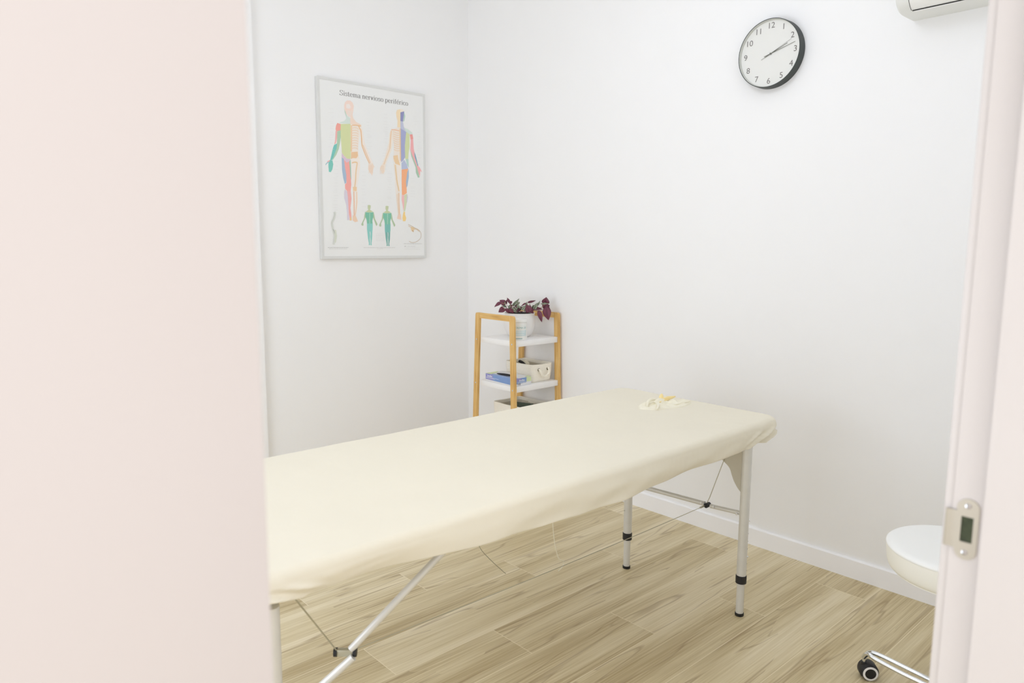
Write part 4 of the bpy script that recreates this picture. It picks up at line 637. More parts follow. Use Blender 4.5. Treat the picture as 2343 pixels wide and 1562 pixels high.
# pin holes and screws on the near right leg (facing away from the table)
def surf(x, y, a, r, z): return Vector((x+r*math.cos(a), y+r*math.sin(a), z))
AH = math.radians(-62)
def stud(par, x, y, z, r0, m_, nm, rr=0.0028, out=0.003, ang_=AH):
    b = MB(); p = surf(x, y, ang_, r0, z); q = surf(x, y, ang_, r0+out, z)
    b.tube([p-(q-p)*0.5, q], [rr, rr*0.8], n=10); b.ob(nm, m_, par)
for z in (0.345, 0.215): stud(nl, LXR, LYN, z, 0.0163, M_chrome, 'screw', 0.0032, 0.0035)
for z in (0.298, 0.270, 0.243, 0.190, 0.166): stud(nl, LXR, LYN, z, 0.0160, M_black, 'pin_hole', 0.0026, 0.0006)
stud(fl_, LXR, LYF, 0.24, 0.0163, M_chrome, 'screw', 0.0026, 0.003, math.radians(170))
# end panel with a curved lower edge between the right legs
for X in (LXR, LXL):
    pr = [(-2.2065, 0.441), (-2.195, 0.452), (-2.181, 0.471), (-2.171, 0.492), (-2.162, 0.513), (-2.144, 0.528), (-2.11, 0.548), (-2.06, 0.562), (-1.974, 0.568)]
    full = smooth2(pr + [(2*-1.974-y, z) for y, z in pr[-2::-1]], 3)
    b = MB()
    for sx_ in (-0.006, 0.006): b.grid([[Vector((X+sx_, y, z)) for y, z in full], [Vector((X+sx_, y, 0.614)) for y, z in full]])
    b.grid([[Vector((X+sx_, y, z)) for y, z in full] for sx_ in (-0.006, 0.006)])
    b.ob('end_panel', M_wood_pl, t, angle=40)
# right crossbar in two halves hinged at the joint
JR = Vector((LXR, -2.079, 0.357))
JL = Vector((-2.028, -2.086, 0.372))
b = MB(); b.tube([(LXR, LYF, 0.348), (LXR, JR.y+0.012, 0.359)], 0.0085, n=18); c1 = b.ob('crossbar', M_alu, t)
b = MB(); b.tube([(LXR, JR.y-0.012, 0.357), (LXR, LYN, 0.366)], 0.0075, n=18); c2 = b.ob('crossbar', M_alu, t)
for y, c in ((JR.y+0.022, c1), (JR.y-0.027, c2), (LYN+0.024, c2)):
    b = MB(); b.tube([(LXR-0.006, y, 0.361), (LXR-0.0115, y-0.001, 0.361)], 0.0042, n=12); b.ob('rivet', M_chrome, c)
b = MB(); b.tube([(LXR-0.012, JR.y, 0.3575), (LXR+0.010, JR.y, 0.3575)], 0.0085, n=20); b.ob('joint_knob', M_black, t)
# tension cable: underside - right joint - left bracket - underside
b = MB(); b.tube([tuple(JR+Vector((-0.004, 0.003, 0.004))), (LXR-0.006, JR.y-0.010, 0.388), (LXR-0.010, -2.166, 0.612)], 0.0013, n=8); b.ob('cable', M_cable, t)
a_, c_ = JR+Vector((-0.006, 0.006, -0.002)), JL
b = MB(); b.tube([a_.lerp(c_, k/8) - Vector((0, 0, 0.006*math.sin(math.pi*k/8))) for k in range(9)], 0.0011, n=8); b.ob('cable', M_cable, t)
b = MB(); b.tube([tuple(JR+Vector((-0.006, 0.006, -0.002))), tuple((JR+Vector((-0.006, 0.006, -0.002))).lerp(JL, 0.022))], 0.0032, n=8); b.ob('cable_sleeve', M_cable, t)
b = MB(); b.tube([tuple(JL+Vector((-0.02, 0.014, 0.006))), (-2.208, -2.208, 0.612)], 0.0016, n=8); b.ob('cable', M_cable, t)
# folding brace at the left end
TOPB = Vector((-1.822, -2.205, 0.612)); dB = (JL-TOPB)
b = MB(); b.tube([TOPB, JL+Vector((0.004, -0.006, 0.008))-dB.normalized()*0.0], 0.0082, n=18); b.ob('brace', M_alu, t)
lowend = JL + dB*1.0
b = MB(); b.tube([JL+Vector((0.004, -0.016, -0.006)), Vector((LXL, -1.965, 0.135))], 0.0088, n=18); b.ob('brace', M_alu, t)
b = MB(); b.tube([(LXL, LYN, 0.135), (LXL, LYF, 0.135)], 0.008, n=16); b.ob('crossbar', M_alu, t)
sd = Vector((math.sin(YAW), -math.cos(YAW), 0))
b = MB(); b.box((0, 0, 0), (0.038, 0.012, 0.016), bev=0.002, M=Matrix.Translation(JL+Vector((-0.004, 0.004, 0.0))) @ Matrix.Rotation(math.atan2(sd.y, sd.x), 4, 'Z')); br = b.ob('brace_bracket', M_cable, t)
for s_ in (-1, 1):
    c = JL + sd*0.021*s_ + Vector((-0.004, 0.004, 0.0))
    b = MB(); b.tube([c-sd*0.003*s_, c+sd*0.004*s_], 0.0098, n=18); b.ob('bracket_cap', M_black, br)

# ------------------------------------------------------------------ fitted sheet
def rrect(cx, cy, hx, hy, r, n):
    """n points round a rounded rectangle, uniform in arclength; returns (point, normal)"""
    segs = []
    hx_, hy_ = hx-r, hy-r
    pts = []
    cor = [(hx_, hy_, 0), (-hx_, hy_, 90), (-hx_, -hy_, 180), (hx_, -hy_, 270)]
    L_ = [2*hy_, math.pi*r/2, 2*hx_, math.pi*r/2]*2
    return cor
def ring_pts(hx, hy, r, N1=220, N2=84, NC=18):
    out = []
    def line(a, c, n, nv):
        for k in range(n):
            tt = k/n; out.append(((a[0]+(c[0]-a[0])*tt, a[1]+(c[1]-a[1])*tt), nv))
    def arc(cx, cy, a0):
        for k in range(NC):
            a = math.radians(a0+90*k/NC); out.append(((cx, cy), (math.cos(a), math.sin(a))))
    hx_, hy_ = hx-r, hy-r
    line((hx_, -hy_), (hx_, hy_), N2, (1, 0)); arc(hx_, hy_, 0)
    line((hx_, hy_), (-hx_, hy_), N1, (0, 1)); arc(-hx_, hy_, 90)
    line((-hx_, hy_), (-hx_, -hy_), N2, (-1, 0)); arc(-hx_, -hy_, 180)
    line((-hx_, -hy_), (hx_, -hy_), N1, (0, -1)); arc(hx_, -hy_, 270)
    return out
SCX, SCY = (TX0+TX1)/2, (TY0+TY1)/2
HX_, HY_ = (TX1-TX0)/2, (TY1-TY0)/2
R_ = 0.058
ring = ring_pts(HX_, HY_, R_)
NR = len(ring)
def hem_z(x, side):
    # measured sag of the near hem; other sides plain
    if side == 'near':
        K = [(-2.40, 0.634), (-2.20, 0.622), (-2.06, 0.620), (-1.84, 0.610), (-1.59, 0.597), (-1.28, 0.589), (-0.82, 0.603), (-0.60, 0.607), (-0.44, 0.612)]
        for (xa, za), (xb, zb) in zip(K, K[1:]):
            if x <= xb: return za+(zb-za)*max(0, (x-xa)/(xb-xa))
        return K[-1][1]
    return 0.610
rows = []
# rows from the centre outwards over the top, down the side and tucked under
prof = []
for k in range(9): prof.append(('top', 0.96-k/9*0.90))
prof += [('edge', a) for a in (0, 18, 36, 54, 72, 90)]
prof += [('side', q) for q in (0.12, 0.25, 0.38, 0.5, 0.62, 0.75, 0.88, 1.0)]
prof += [('under', q) for q in (0.25, 0.6, 1.0)]
ER = 0.022
def corner_w(px, py):
    # closeness to a corner in plan, 0..1
    dx = max(0, HX_-abs(px)); dy = max(0, HY_-abs(py))
    return max(0.0, 1-math.hypot(dx, dy)/0.26)
for kind, q in prof:
    row = []
    for i, (c, nrm) in enumerate(ring):
        arcl = i
        bx, by = c; nx, ny = nrm
        full = (bx + nx*R_ if abs(nx) > 0 or True else bx, by + ny*R_)
        X, Y = full
        side = 'near' if ny < -0.5 else 'o'
        hz = hem_z(X+SCX, side)
        if abs(nx) > 0.02 and abs(ny) > 0.02 and ny < 0:
            hz = hem_z(X+SCX, 'near')*(-ny) + 0.610*(1+ny)
        if kind == 'top':
            s = q   # 1 centre ... 0.14
            ed = ER
            tx_ = X - nx*ER; ty_ = Y - ny*ER
            # shrink to the spine
            fx = X*(1-s*HY_/HX_) if True else X
            px_ = tx_*(1-s*(HY_/HX_)); py_ = ty_*(1-s)
            z = TZ
        elif kind == 'edge':
            a = math.radians(q)
            px_ = X - nx*ER*(1-math.sin(a)); py_ = Y - ny*ER*(1-math.sin(a)); z = TZ - ER*(1-math.cos(a))
        elif kind == 'side':
            z = TZ-ER + (hz-(TZ-ER))*q
            bul = 0.004*math.sin(math.pi*q) - 0.012*q*q
            px_ = X + nx*bul; py_ = Y + ny*bul
        else:
            z = hz + 0.002*q
            px_ = X - nx*(0.012+0.035*q); py_ = Y - ny*(0.012+0.035*q)
        wx, wy = px_+SCX, py_+SCY
        cw = corner_w(X, Y)
        if kind in ('side', 'under', 'edge') and not (kind == 'edge' and q < 40):
            qq = {'edge': 0.0, 'side': q, 'under': 1.0}[kind] if kind != 'edge' else (q-36)/54*0.1
            # slanting folds that fan out from the corners, soft waves elsewhere
            s_arc = X if abs(ny) > 0.7 else Y
            u = (HX_-abs(X)) if abs(ny) >= abs(nx) else -(HY_-abs(Y))
            fan = math.sin((u*1.0 + (1-qq)*0.15 + 0.02*noise.noise(Vector((wx*6, wy*6, 2))))*74.0+0.4)
            fan = 2*((fan+1)/2)**2.2-0.7
            wv = noise.noise(Vector((wx*3.2, wy*3.2, z*6+3)))*0.011 + noise.noise(Vector((wx*9+qq*2.2, wy*9, z*7)))*0.0045
            wv2 = noise.noise(Vector((wx*2.0+z*9, wy*2.0, z*16)))*0.008
            amp = min(1, qq*2.5)*(fan*0.0140*min(1, cw*1.6)*min(1, 0.5+qq) + wv*(0.6+1.2*qq) + wv2*(1.5*qq))
            px_ += nx*amp; py_ += ny*amp
            if kind != 'edge':
                z += noise.noise(Vector((wx*2.5, wy*2.5, 9)))*0.007*qq + noise.noise(Vector((wx*8, wy*8, 4)))*0.0035*qq
        if kind == 'top' or kind == 'edge':
            z += noise.noise(Vector((wx*1.7, wy*2.6, 1)))*0.0022 + noise.noise(Vector((wx*6, wy*7, 5)))*0.0007
            # lifted, puckered right near corner seam
        row.append(Vector((px_+SCX, py_+SCY, z)))
    rows.append(row)
b = MB()
V = b.grid(rows, closed_u=True)
# close the slot along the spine
r0 = V[0]
N2_, N1_, NC_ = 84, 220, 18
iA = N2_+NC_                     # first point of the far long side
for k in range(N1_):             # bridge far side to near side across the spine
    a0, a1 = r0[iA+k], r0[iA+k+1]
    j = N2_+NC_+N1_+NC_+N2_+NC_
    c0_, c1_ = r0[(j+N1_-k) % NR], r0[(j+N1_-k-1) % NR]
    b.face((a0, a1, c1_, c0_))
def cap_end(idx):
    vs = [r0[i % NR] for i in idx]; n_ = len(vs)
    for k in range(n_//2):
        q_ = [vs[k], vs[k+1], vs[n_-2-k], vs[n_-1-k]]; u_ = []
        for v_ in q_:
            if v_ not in u_: u_.append(v_)
        if len(u_) > 2: b.face(u_)
        if n_-2-k <= k+2: break
cap_end(list(range(-NC_, iA+1)))
cap_end(list(range(iA+N1_, iA+N1_+NC_+N2_+NC_+1)))
sh = b.ob('fitted_sheet', M_sheet, None, angle=80)
md = sh.modifiers.new('smooth', 'SUBSURF'); md.levels = 1; md.render_levels = 2
md2 = sh.modifiers.new('thick', 'SOLIDIFY'); md2.thickness = 0.0015; md2.offset = -1
tag(sh, 'cream elastic fitted sheet stretched over the massage table', 'sheet')

# loose cover bunched over the face hole, yellow elastic showing
t = thing('face_hole_cover', 'crumpled cream cloth with yellow elastic on the right end of the sheet', 'cloth', (-0.60, -1.90, TZ))
def lump(cx, cy, rx, ry, hgt, seed, rot, fn_extra=None, N=26):
    P = []
    for i in range(N+1):
        q = i/N; row = []
        for j in range(64):
            a = 2*math.pi*j/64
            rr = q*(1+0.16*noise.noise(Vector((math.cos(a)*1.6, math.sin(a)*1.6, seed)))+0.05*math.sin(a*5+seed))
            x, y = rr*rx*math.cos(a), rr*ry*math.sin(a)
            n1 = abs(noise.noise(Vector((x*22+seed, y*34, seed))))
            z = hgt*(1-q**3)*(0.12+1.9*n1) + (0.0025 if q < 1 else -0.004)
            X = cx + x*math.cos(rot)-y*math.sin(rot); Y = cy + x*math.sin(rot)+y*math.cos(rot)
            row.append(Vector((X, Y, TZ+z+0.0008)))
        P.append(row)
    return P
b = MB(); P = lump(-0.605, -1.895, 0.120, 0.055, 0.013, 2.3, math.radians(-12)); b.grid(P, closed_u=True)
b.ob('bunched_cloth', M_sheet2, t, angle=120)
b = MB()
# folded ridge of cloth
for pts, r in (([(-0.700, -1.885, 0.697), (-0.672, -1.868, 0.708), (-0.640, -1.862, 0.711), (-0.612, -1.868, 0.705)], 0.006),
               ([(-0.705, -1.930, 0.696), (-0.68, -1.918, 0.701), (-0.655, -1.895, 0.704), (-0.645, -1.872, 0.707)], 0.005),
               ([(-0.600, -1.93, 0.697), (-0.55, -1.935, 0.698), (-0.505, -1.932, 0.697)], 0.004)):
    b.tube(smooth2(pts, 5), [r*(0.4+0.6*math.sin(math.pi*k/((len(pts)-1)*5))) for k in range((len(pts)-1)*5+1)], n=10)
b.ob('fold', M_sheet2, t)
b = MB()
for pts, w in (([(-0.592, -1.866, 0.703), (-0.578, -1.856, 0.711), (-0.566, -1.850, 0.719)], 0.014),
               ([(-0.592, -1.870, 0.704), (-0.565, -1.872, 0.706), (-0.54, -1.874, 0.706), (-0.512, -1.872, 0.706)], 0.011),
               ([(-0.630, -1.888, 0.704), (-0.600, -1.885, 0.704), (-0.57, -1.884, 0.704)], 0.005)):
    pp = smooth2(pts, 5); n_ = len(pp)
    b.tube(pp, [w*0.55*(0.35+math.sin(math.pi*min(1, (k+1.5)/n_))*0.75) for k in range(n_)], n=10)
b.ob('elastic', M_yellow, t)

# thin cords hanging below the sheet
tag(MB and (lambda b: (b.tube(smooth2([(-1.262, -1.62, 0.606), (-1.255, -1.60, 0.30), (-1.244, -1.60, 0.235), (-1.20, -1.60, 0.178), (-1.122, -1.60, 0.098)], 5), 0.0013, n=6), b.ob('hanging_cord', M_cable))[1])(MB()),
    'thin dark cord hanging under the middle of the massage table', 'cord')
tag((lambda b: (b.tube(smooth2([(-0.885, -1.60, 0.606), (-0.885, -1.60, 0.25), (-0.857, -1.60, 0.093), (-0.824, -1.60, 0.055), (-0.824, -1.60, 0.036), (-0.850, -1.60, 0.022)], 5), 0.0016, n=6), b.ob('hanging_cord', M_sheet2))[1])(MB()),
    'short pale cord end curling above the floor behind the table', 'cord')

# ------------------------------------------------------------------ bamboo rack in the corner
RX0, RX1 = -0.347, -0.014
t = thing('shelf_rack', 'bamboo shelf rack with white shelves in the room corner', 'shelf rack', ((RX0+RX1)/2, -0.65, 0))
def side_frame(xa, xb):
    """inverted U board frame splayed towards the floor"""
    w = 0.033; zt = 0.914
    yf = lambda z: -0.787-0.033*(zt-z); yb = lambda z: -0.489+0.040*(zt-z)
    def fn(u, v, h): return Vector((h, u, v))
    fr = None
    for front in (True, False):
        b = MB(); r = 0.012; s = -1 if front else 1
        out = yf if front else yb
        poly = [(out(0), 0.0), (out(zt-r), zt-r)]
        for k in range(1, 6):
            a = math.radians(90*k/5); poly.append((out(zt)-s*r*(1-math.cos(a)), zt-r+r*math.sin(a)))
        poly += [(out(zt)-s*w, zt), (out(0)-s*w, 0.0)]
        b.prism(poly, fn, xa, xb)
        l = b.ob('leg', M_bam, t, angle=30)
        for z in (0.772, 0.538):
            yy = out(z)-s*0.016
            bb = MB(); bb.tube([(xa+0.001, yy, z), (xa-0.0012, yy, z)], 0.0042, n=14); bb.ob('bolt', M_chrome, l)
    b = MB(); yA, yB = yf(zt)+w, yb(zt)-w
    b.prism([(yA+0.0005, zt-0.0285), (yB-0.0005, zt-0.0285), (yB-0.0005, zt-0.0003), (yA+0.0005, zt-0.0003)], fn, xa+0.0004, xb-0.0004)
    b.ob('top_rail', M_bamY, t, smooth=False)
side_frame(RX0, RX0+0.013)
side_frame(RX1-0.013, RX1)
SX0, SX1 = RX0+0.0135, RX1-0.0135
def yspan(z): return (-0.784-0.033*(0.79-z), -0.521+0.040*(0.79-z))
SH = [0.786, 0.554, 0.320, 0.100]
for z in SH:
    y0, y1 = yspan(z)
    b = MB(); b.box(((SX0+SX1)/2, (y0+y1)/2, z-0.0145), (SX1-SX0, y1-y0, 0.029), bev=0.0015); b.ob('shelf', M_white, t)

# plant pot with a purple trailing plant
PX, PY, PZ = -0.165, -0.635, 0.7862
t = thing('potted_plant', 'purple and green trailing plant in a round white ceramic pot', 'plant', (PX, PY, PZ))
b = MB()
pr = [(0.046, 0.0), (0.052, 0.001), (0.064, 0.012), (0.076, 0.034), (0.082, 0.06), (0.0825, 0.085), (0.080, 0.102), (0.0795, 0.118), (0.0812, 0.1235), (0.0800, 0.126), (0.0775, 0.1245), (0.0762, 0.115), (0.0765, 0.100)]
b.lathe((PX, PY, PZ), smooth2(pr, 3), n=64, capends=False); b.lathe((PX, PY, PZ), [(0.0465, 0.0), (0.001, 0.0)], n=32)
b.ob('pot', M_ceramic, t)
M_soil = mat('soil', srgb(34, 28, 22), rough=0.95, bump=0.8, bscale=120, var=0.5, vscale=60)
b = MB(); b.lathe((PX, PY, PZ+0.117), [(0.0762, 0.0), (0.05, 0.008), (0.001, 0.011)], n=40); b.ob('soil', M_soil, t)
def leaf_material(name, stripes):
    m = bpy.data.materials.new(name); m.use_nodes = True
    nt = m.node_tree; N = nt.nodes; L = nt.links; b = N['Principled BSDF']
    uv = N.new('ShaderNodeUVMap'); sp = N.new('ShaderNodeSeparateXYZ'); L.new(uv.outputs[0], sp.inputs[0])
    cr = N.new('ShaderNodeValToRGB'); cr.color_ramp.interpolation = 'LINEAR'
    e = cr.color_ramp.elements
    e[0].position = 0.0; e[0].color = stripes[0][1]; e[1].position = 1.0; e[1].color = stripes[-1][1]
    for p, c in stripes[1:-1]:
        x = e.new(p); x.color = c
    n = N.new('ShaderNodeTexNoise'); n.inputs['Scale'].default_value = 90; n.inputs['Detail'].default_value = 2
    tc = N.new('ShaderNodeTexCoord'); L.new(tc.outputs['Object'], n.inputs['Vector'])
    ma = N.new('ShaderNodeMath'); ma.operation = 'MULTIPLY_ADD'; L.new(n.outputs['Fac'], ma.inputs[0])
    ma.inputs[1].default_value = 0.18; sb = N.new('ShaderNodeMath'); sb.operation = 'SUBTRACT'
    L.new(sp.outputs['X'], sb.inputs[0]); sb.inputs[1].default_value = 0.09
    L.new(sb.outputs[0], ma.inputs[2]); L.new(ma.outputs[0], cr.inputs[0])
    L.new(cr.outputs[0], b.inputs['Base Color'])
    b.inputs['Roughness'].default_value = 0.45
    return m
Pp, Pd, Gr, Sv = srgb(118, 52, 74), srgb(88, 36, 54), srgb(96, 110, 84), srgb(186, 196, 172)
M_leafP = leaf_material('purple_leaf', [(0, Pd), (0.3, Pp), (0.5, Pd), (0.75, Pp), (1, Pd)])
M_leafG = leaf_material('striped_leaf', [(0, srgb(98, 60, 70)), (0.14, Gr), (0.28, Sv), (0.42, Gr), (0.5, srgb(84, 74, 66)), (0.58, Gr), (0.72, Sv), (0.88, Gr), (1, srgb(98, 60, 70))])
M_stem = mat('plant_stem', srgb(158, 120, 98), rough=0.5, var=0.2, vscale=60)
view = (Vector((-0.165, -0.635, 0.9)) - CAM).normalized()
rnd = random.Random(11)
for kind, A, B, w, curl in LEAVES:
    A, B = Vector(A), Vector(B); ax = B-A; ln = ax.length
    nrm = (-view + Vector((rnd.uniform(-.5, .5), rnd.uniform(-.5, .5), rnd.uniform(-.25, .45)))).normalized()
    axn = ax.normalized(); sd_ = axn.cross(nrm).normalized(); nn = sd_.cross(axn).normalized()
    wl = max(w*1.42, 0.005); A = A - axn*ln*0.08; ln *= 1.16; ax = ax*1.16
    b = MB(); uvl = b.bm.loops.layers.uv.new('UVMap')
    rowsL = []; US = (0.0, 0.17, 0.34, 0.5, 0.66, 0.83, 1.0); NS = 9
    for i in range(NS+1):
        s_ = i/NS
        wd = (math.sin(math.pi*min(1, s_**0.72)))**0.85*wl*0.5*(1-0.12*s_) if 0 < s_ < 1 else 0.0003
        row = []
        for u in US:
            o_ = (u-0.5)*2
            p = A + ax*s_ + sd_*o_*wd + nn*(abs(o_)*wd*0.30 + curl*ln*0.35*math.sin(math.pi*s_) - 0.10*ln*s_*s_) \
                + nn*0.0006*math.sin(9*s_+5*u)
            row.append(b.bm.verts.new(p))
        rowsL.append(row)
    for i in range(NS):
        for j in range(len(US)-1):
            f = b.face((rowsL[i][j], rowsL[i][j+1], rowsL[i+1][j+1], rowsL[i+1][j]))
            if f:
                for lp, (uu, vv) in zip(f.loops, ((US[j], i/NS), (US[j+1], i/NS), (US[j+1], (i+1)/NS), (US[j], (i+1)/NS))): lp[uvl].uv = (uu, vv)
    b.ob('leaf', M_leafG if kind else M_leafP, t, angle=180, recalc=False)
for s_ in STEMS:
    b = MB(); b.tube(smooth2(s_, 5), 0.0013, n=7); b.ob('stem', M_stem, t)

# cream jar in front of the pot
JXc, JYc, JZ = -0.262, -0.733, 0.7862
t = thing('cream_jar', 'small white jar with pale blue label in front of the plant pot', 'jar', (JXc, JYc, JZ))
b = MB(); b.lathe((JXc, JYc, JZ), [(0.001, 0), (0.041, 0.0), (0.043, 0.002), (0.043, 0.086), (0.0405, 0.089), (0.040, 0.094)], n=48); b.ob('body', M_jar, t)
b = MB(); b.lathe((JXc, JYc, JZ), [(0.0440, 0.0925), (0.0448, 0.0935), (0.0448, 0.1045), (0.0432, 0.107), (0.001, 0.1075)], n=48); b.ob('lid', M_jar, t)
M_lab = mat('pale_blue_label', srgb(206, 224, 228), rough=0.5, var=0.05, vscale=30)
def on_cyl(cx, cy, r, a0):
    """wrap u around a vertical cylinder, centred on azimuth a0"""
    return lambda u, v, h: Vector((cx+(r+h)*math.cos(a0+u/r), cy+(r+h)*math.sin(a0+u/r), v))
A0 = math.atan2(CAM.y-JYc, CAM.x-JXc)+math.radians(8)
wrap = on_cyl(JXc, JYc, 0.0431, A0)
def wrapped(b, u0, u1, v0, v1, h, n=18):
    b.grid([[wrap(u0+(u1-u0)*k/n, v, h) for k in range(n+1)] for v in (v0, v1)])
b = MB(); wrapped(b, -0.040, 0.040, JZ+0.018, JZ+0.082, 0.0002); lb = b.ob('label', mat('label_paper', srgb(232, 236, 234), rough=0.5), t)
b = MB(); wrapped(b, -0.038, 0.038, JZ+0.024, JZ+0.052, 0.0004); b.ob('label_band', M_lab, lb)
M_teal = mat('teal_ink', srgb(120, 165, 165), rough=0.6)
b = MB(); add_text(b, 'CREMA DE', 0.0140, lambda u, v, h: wrap(u+0.005, v+JZ+0.064, h), 0.0005, shear=0.25, xs=0.92)
b.ob('lettering', M_teal, lb, smooth=False, recalc=False)
b = MB()
for v, u0, u1 in ((0.047, -0.026, 0.03), (0.040, -0.02, 0.03), (0.030, -0.03, 0.026)): wrapped(b, u0, u1, JZ+v, JZ+v+0.0022, 0.0006, 10)
b.ob('label_line', mat('label_line_ink', srgb(240, 244, 244), rough=0.6), lb)
b = MB(); wrapped(b, -0.020, 0.014, JZ+0.008, JZ+0.0115, 0.0003, 10); b.ob('small_print', M_teal, t)

# disposable glove box on the middle shelf
GX0, GX1, GY0, GY1, GZ0, GZ1 = -0.333, -0.214, -0.781, -0.556, 0.5545, 0.5955
t = thing('glove_box', 'flat blue and white glove box with dark oval opening on the middle shelf', 'box', ((GX0+GX1)/2, (GY0+GY1)/2, GZ0))
M_gw = mat('box_white_card', srgb(232, 234, 238), rough=0.45, var=0.02, vscale=20)
M_gb = mat('box_blue_print', srgb(128, 160, 212), rough=0.45, var=0.08, vscale=14)
M_gv = mat('box_violet_print', srgb(150, 150, 208), rough=0.45, var=0.05, vscale=14)
M_gg = mat('box_green_print', srgb(214, 228, 176), rough=0.45)
M_gk = mat('box_opening_dark', srgb(12, 14, 34), rough=0.8)
b = MB(); b.box(((GX0+GX1)/2, (GY0+GY1)/2, (GZ0+GZ1)/2), (GX1-GX0, GY1-GY0, GZ1-GZ0), bev=0.001); gb = b.ob('carton', M_gw, t)
e = 0.0004
def quadL(b, y0, y1, z0a, z1a, z0b, z1b, k=0, mi=0):   # on the long side facing -x
    V = [b.bm.verts.new(Vector((GX0-e-k, y, z))) for y, z in ((y0, z0a), (y0, z1a), (y1, z1b), (y1, z0b))]; b.face(V, mi)
def quadF(b, x0, x1, z0a, z1a, z0b, z1b, k=0, mi=0):   # on the short side facing -y
    V = [b.bm.verts.new(Vector((x, GY0-e-k, z))) for x, z in ((x0, z0a), (x1, z0b), (x1, z1b), (x0, z1a))]; b.face(V, mi)
def polyT(b, pts, k=0, mi=0):
    V = [b.bm.verts.new(Vector((x, y, GZ1+e+k))) for x, y in pts]; b.face(V, mi)
b = MB()
quadL(b, GY1-0.001, GY0+0.001, GZ0+0.011, GZ1-0.0005, GZ0+0.005, GZ1-0.0005, mi=0)
quadL(b, GY1-0.001, GY1-0.060, GZ0+0.011, GZ1-0.0005, GZ0+0.0095, GZ1-0.0005, k=0.0002, mi=1)
quadF(b, GX0+0.001, GX1-0.036, GZ0+0.010, GZ1-0.0005, GZ0+0.016, GZ1-0.0005, mi=0)
quadF(b, GX0+0.001, GX0+0.05, GZ0+0.020, GZ1-0.0005, GZ0+0.030, GZ1-0.0005, k=0.0002, mi=1)
quadF(b, GX1-0.034, GX1-0.002, GZ0+0.018, GZ1-0.0005, GZ0+0.018, GZ1-0.0005, k=0.0002, mi=2)
polyT(b, [(GX0+0.0005, GY1-0.001), (GX0+0.0005, GY0+0.001), (GX0+0.028, GY0+0.001), (GX0+0.02, GY1-0.09), (GX0+0.012, GY1-0.001)], mi=0)
polyT(b, [(GX0+0.0005, GY1-0.001), (GX0+0.0005, GY1-0.045), (GX0+0.05, GY1-0.03), (GX0+0.09, GY1-0.001)], k=0.0002, mi=2)
polyT(b, [(GX1-0.036, GY0+0.001), (GX1-0.001, GY0+0.001), (GX1-0.001, GY0+0.03), (GX1-0.03, GY0+0.02)], k=0.0002, mi=2)
b.ob('printed_panel', [M_gb, M_gv, M_gg], gb, smooth=False, recalc=False)
b = MB(); cx_, cy_ = GX0+0.045, (GY0+GY1)/2+0.004
polyT(b, [(cx_+0.026*math.cos(a), cy_+0.066*math.sin(a)) for a in [2*math.pi*k/32 for k in range(32)]], k=0.0003)
b.ob('opening', M_gk, gb, smooth=False, recalc=False)
M_wi = mat('white_ink', srgb(238, 240, 246), rough=0.6)
b = MB()
add_text(b, 'Sensiflex', 0.0125, lambda u, v, h: Vector((GX0-e-0.0006, GY1-0.034-u, GZ1-0.011+v)), 0, bold=0.0003, xs=0.9)
b.ob('brand_lettering', M_wi, gb, smooth=False, recalc=False); b = MB()
add_text(b, 'Sensiflex', 0.0125, lambda u, v, h: Vector((GX1-0.068+u, GY0-e-0.0006, GZ1-0.0125+v)), 0, bold=0.0003, xs=0.9)
b.ob('brand_lettering', M_wi, gb, smooth=False, recalc=False)
b = MB()
for z, ya, yb in ((GZ1-0.0195, GY1-0.006, GY1-0.105), (GZ1-0.0235, GY1-0.006, GY1-0.075)):
    b = MB()
    V = [b.bm.verts.new(Vector((GX0-e-0.0006, y, z_))) for y, z_ in ((ya, z), (ya, z+0.0014), (yb, z-0.0006+0.0014), (yb, z-0.0006))]; b.face(V)
    b.ob('small_print', M_wi, gb, smooth=False, recalc=False)
for z, xa, xb in ((GZ1-0.021, GX0+0.02, GX1-0.040), (GZ1-0.0255, GX0+0.02, GX1-0.050)):
    b = MB()
    V = [b.bm.verts.new(Vector((x, GY0-e-0.0006, z_))) for x, z_ in ((xa, z), (xb, z), (xb, z+0.0014), (xa, z+0.0014))]; b.face(V)
    b.ob('small_print', M_wi, gb, smooth=False, recalc=False)
b = MB(); add_text(b, '100', 0.014, lambda u, v, h: Vector((GX0+0.032+u, GY0-e-0.0006, GZ0+0.0085+v)), 0)
b.ob('count_lettering', mat('grey_ink', srgb(90, 94, 104), rough=0.6), gb, smooth=False, recalc=False)

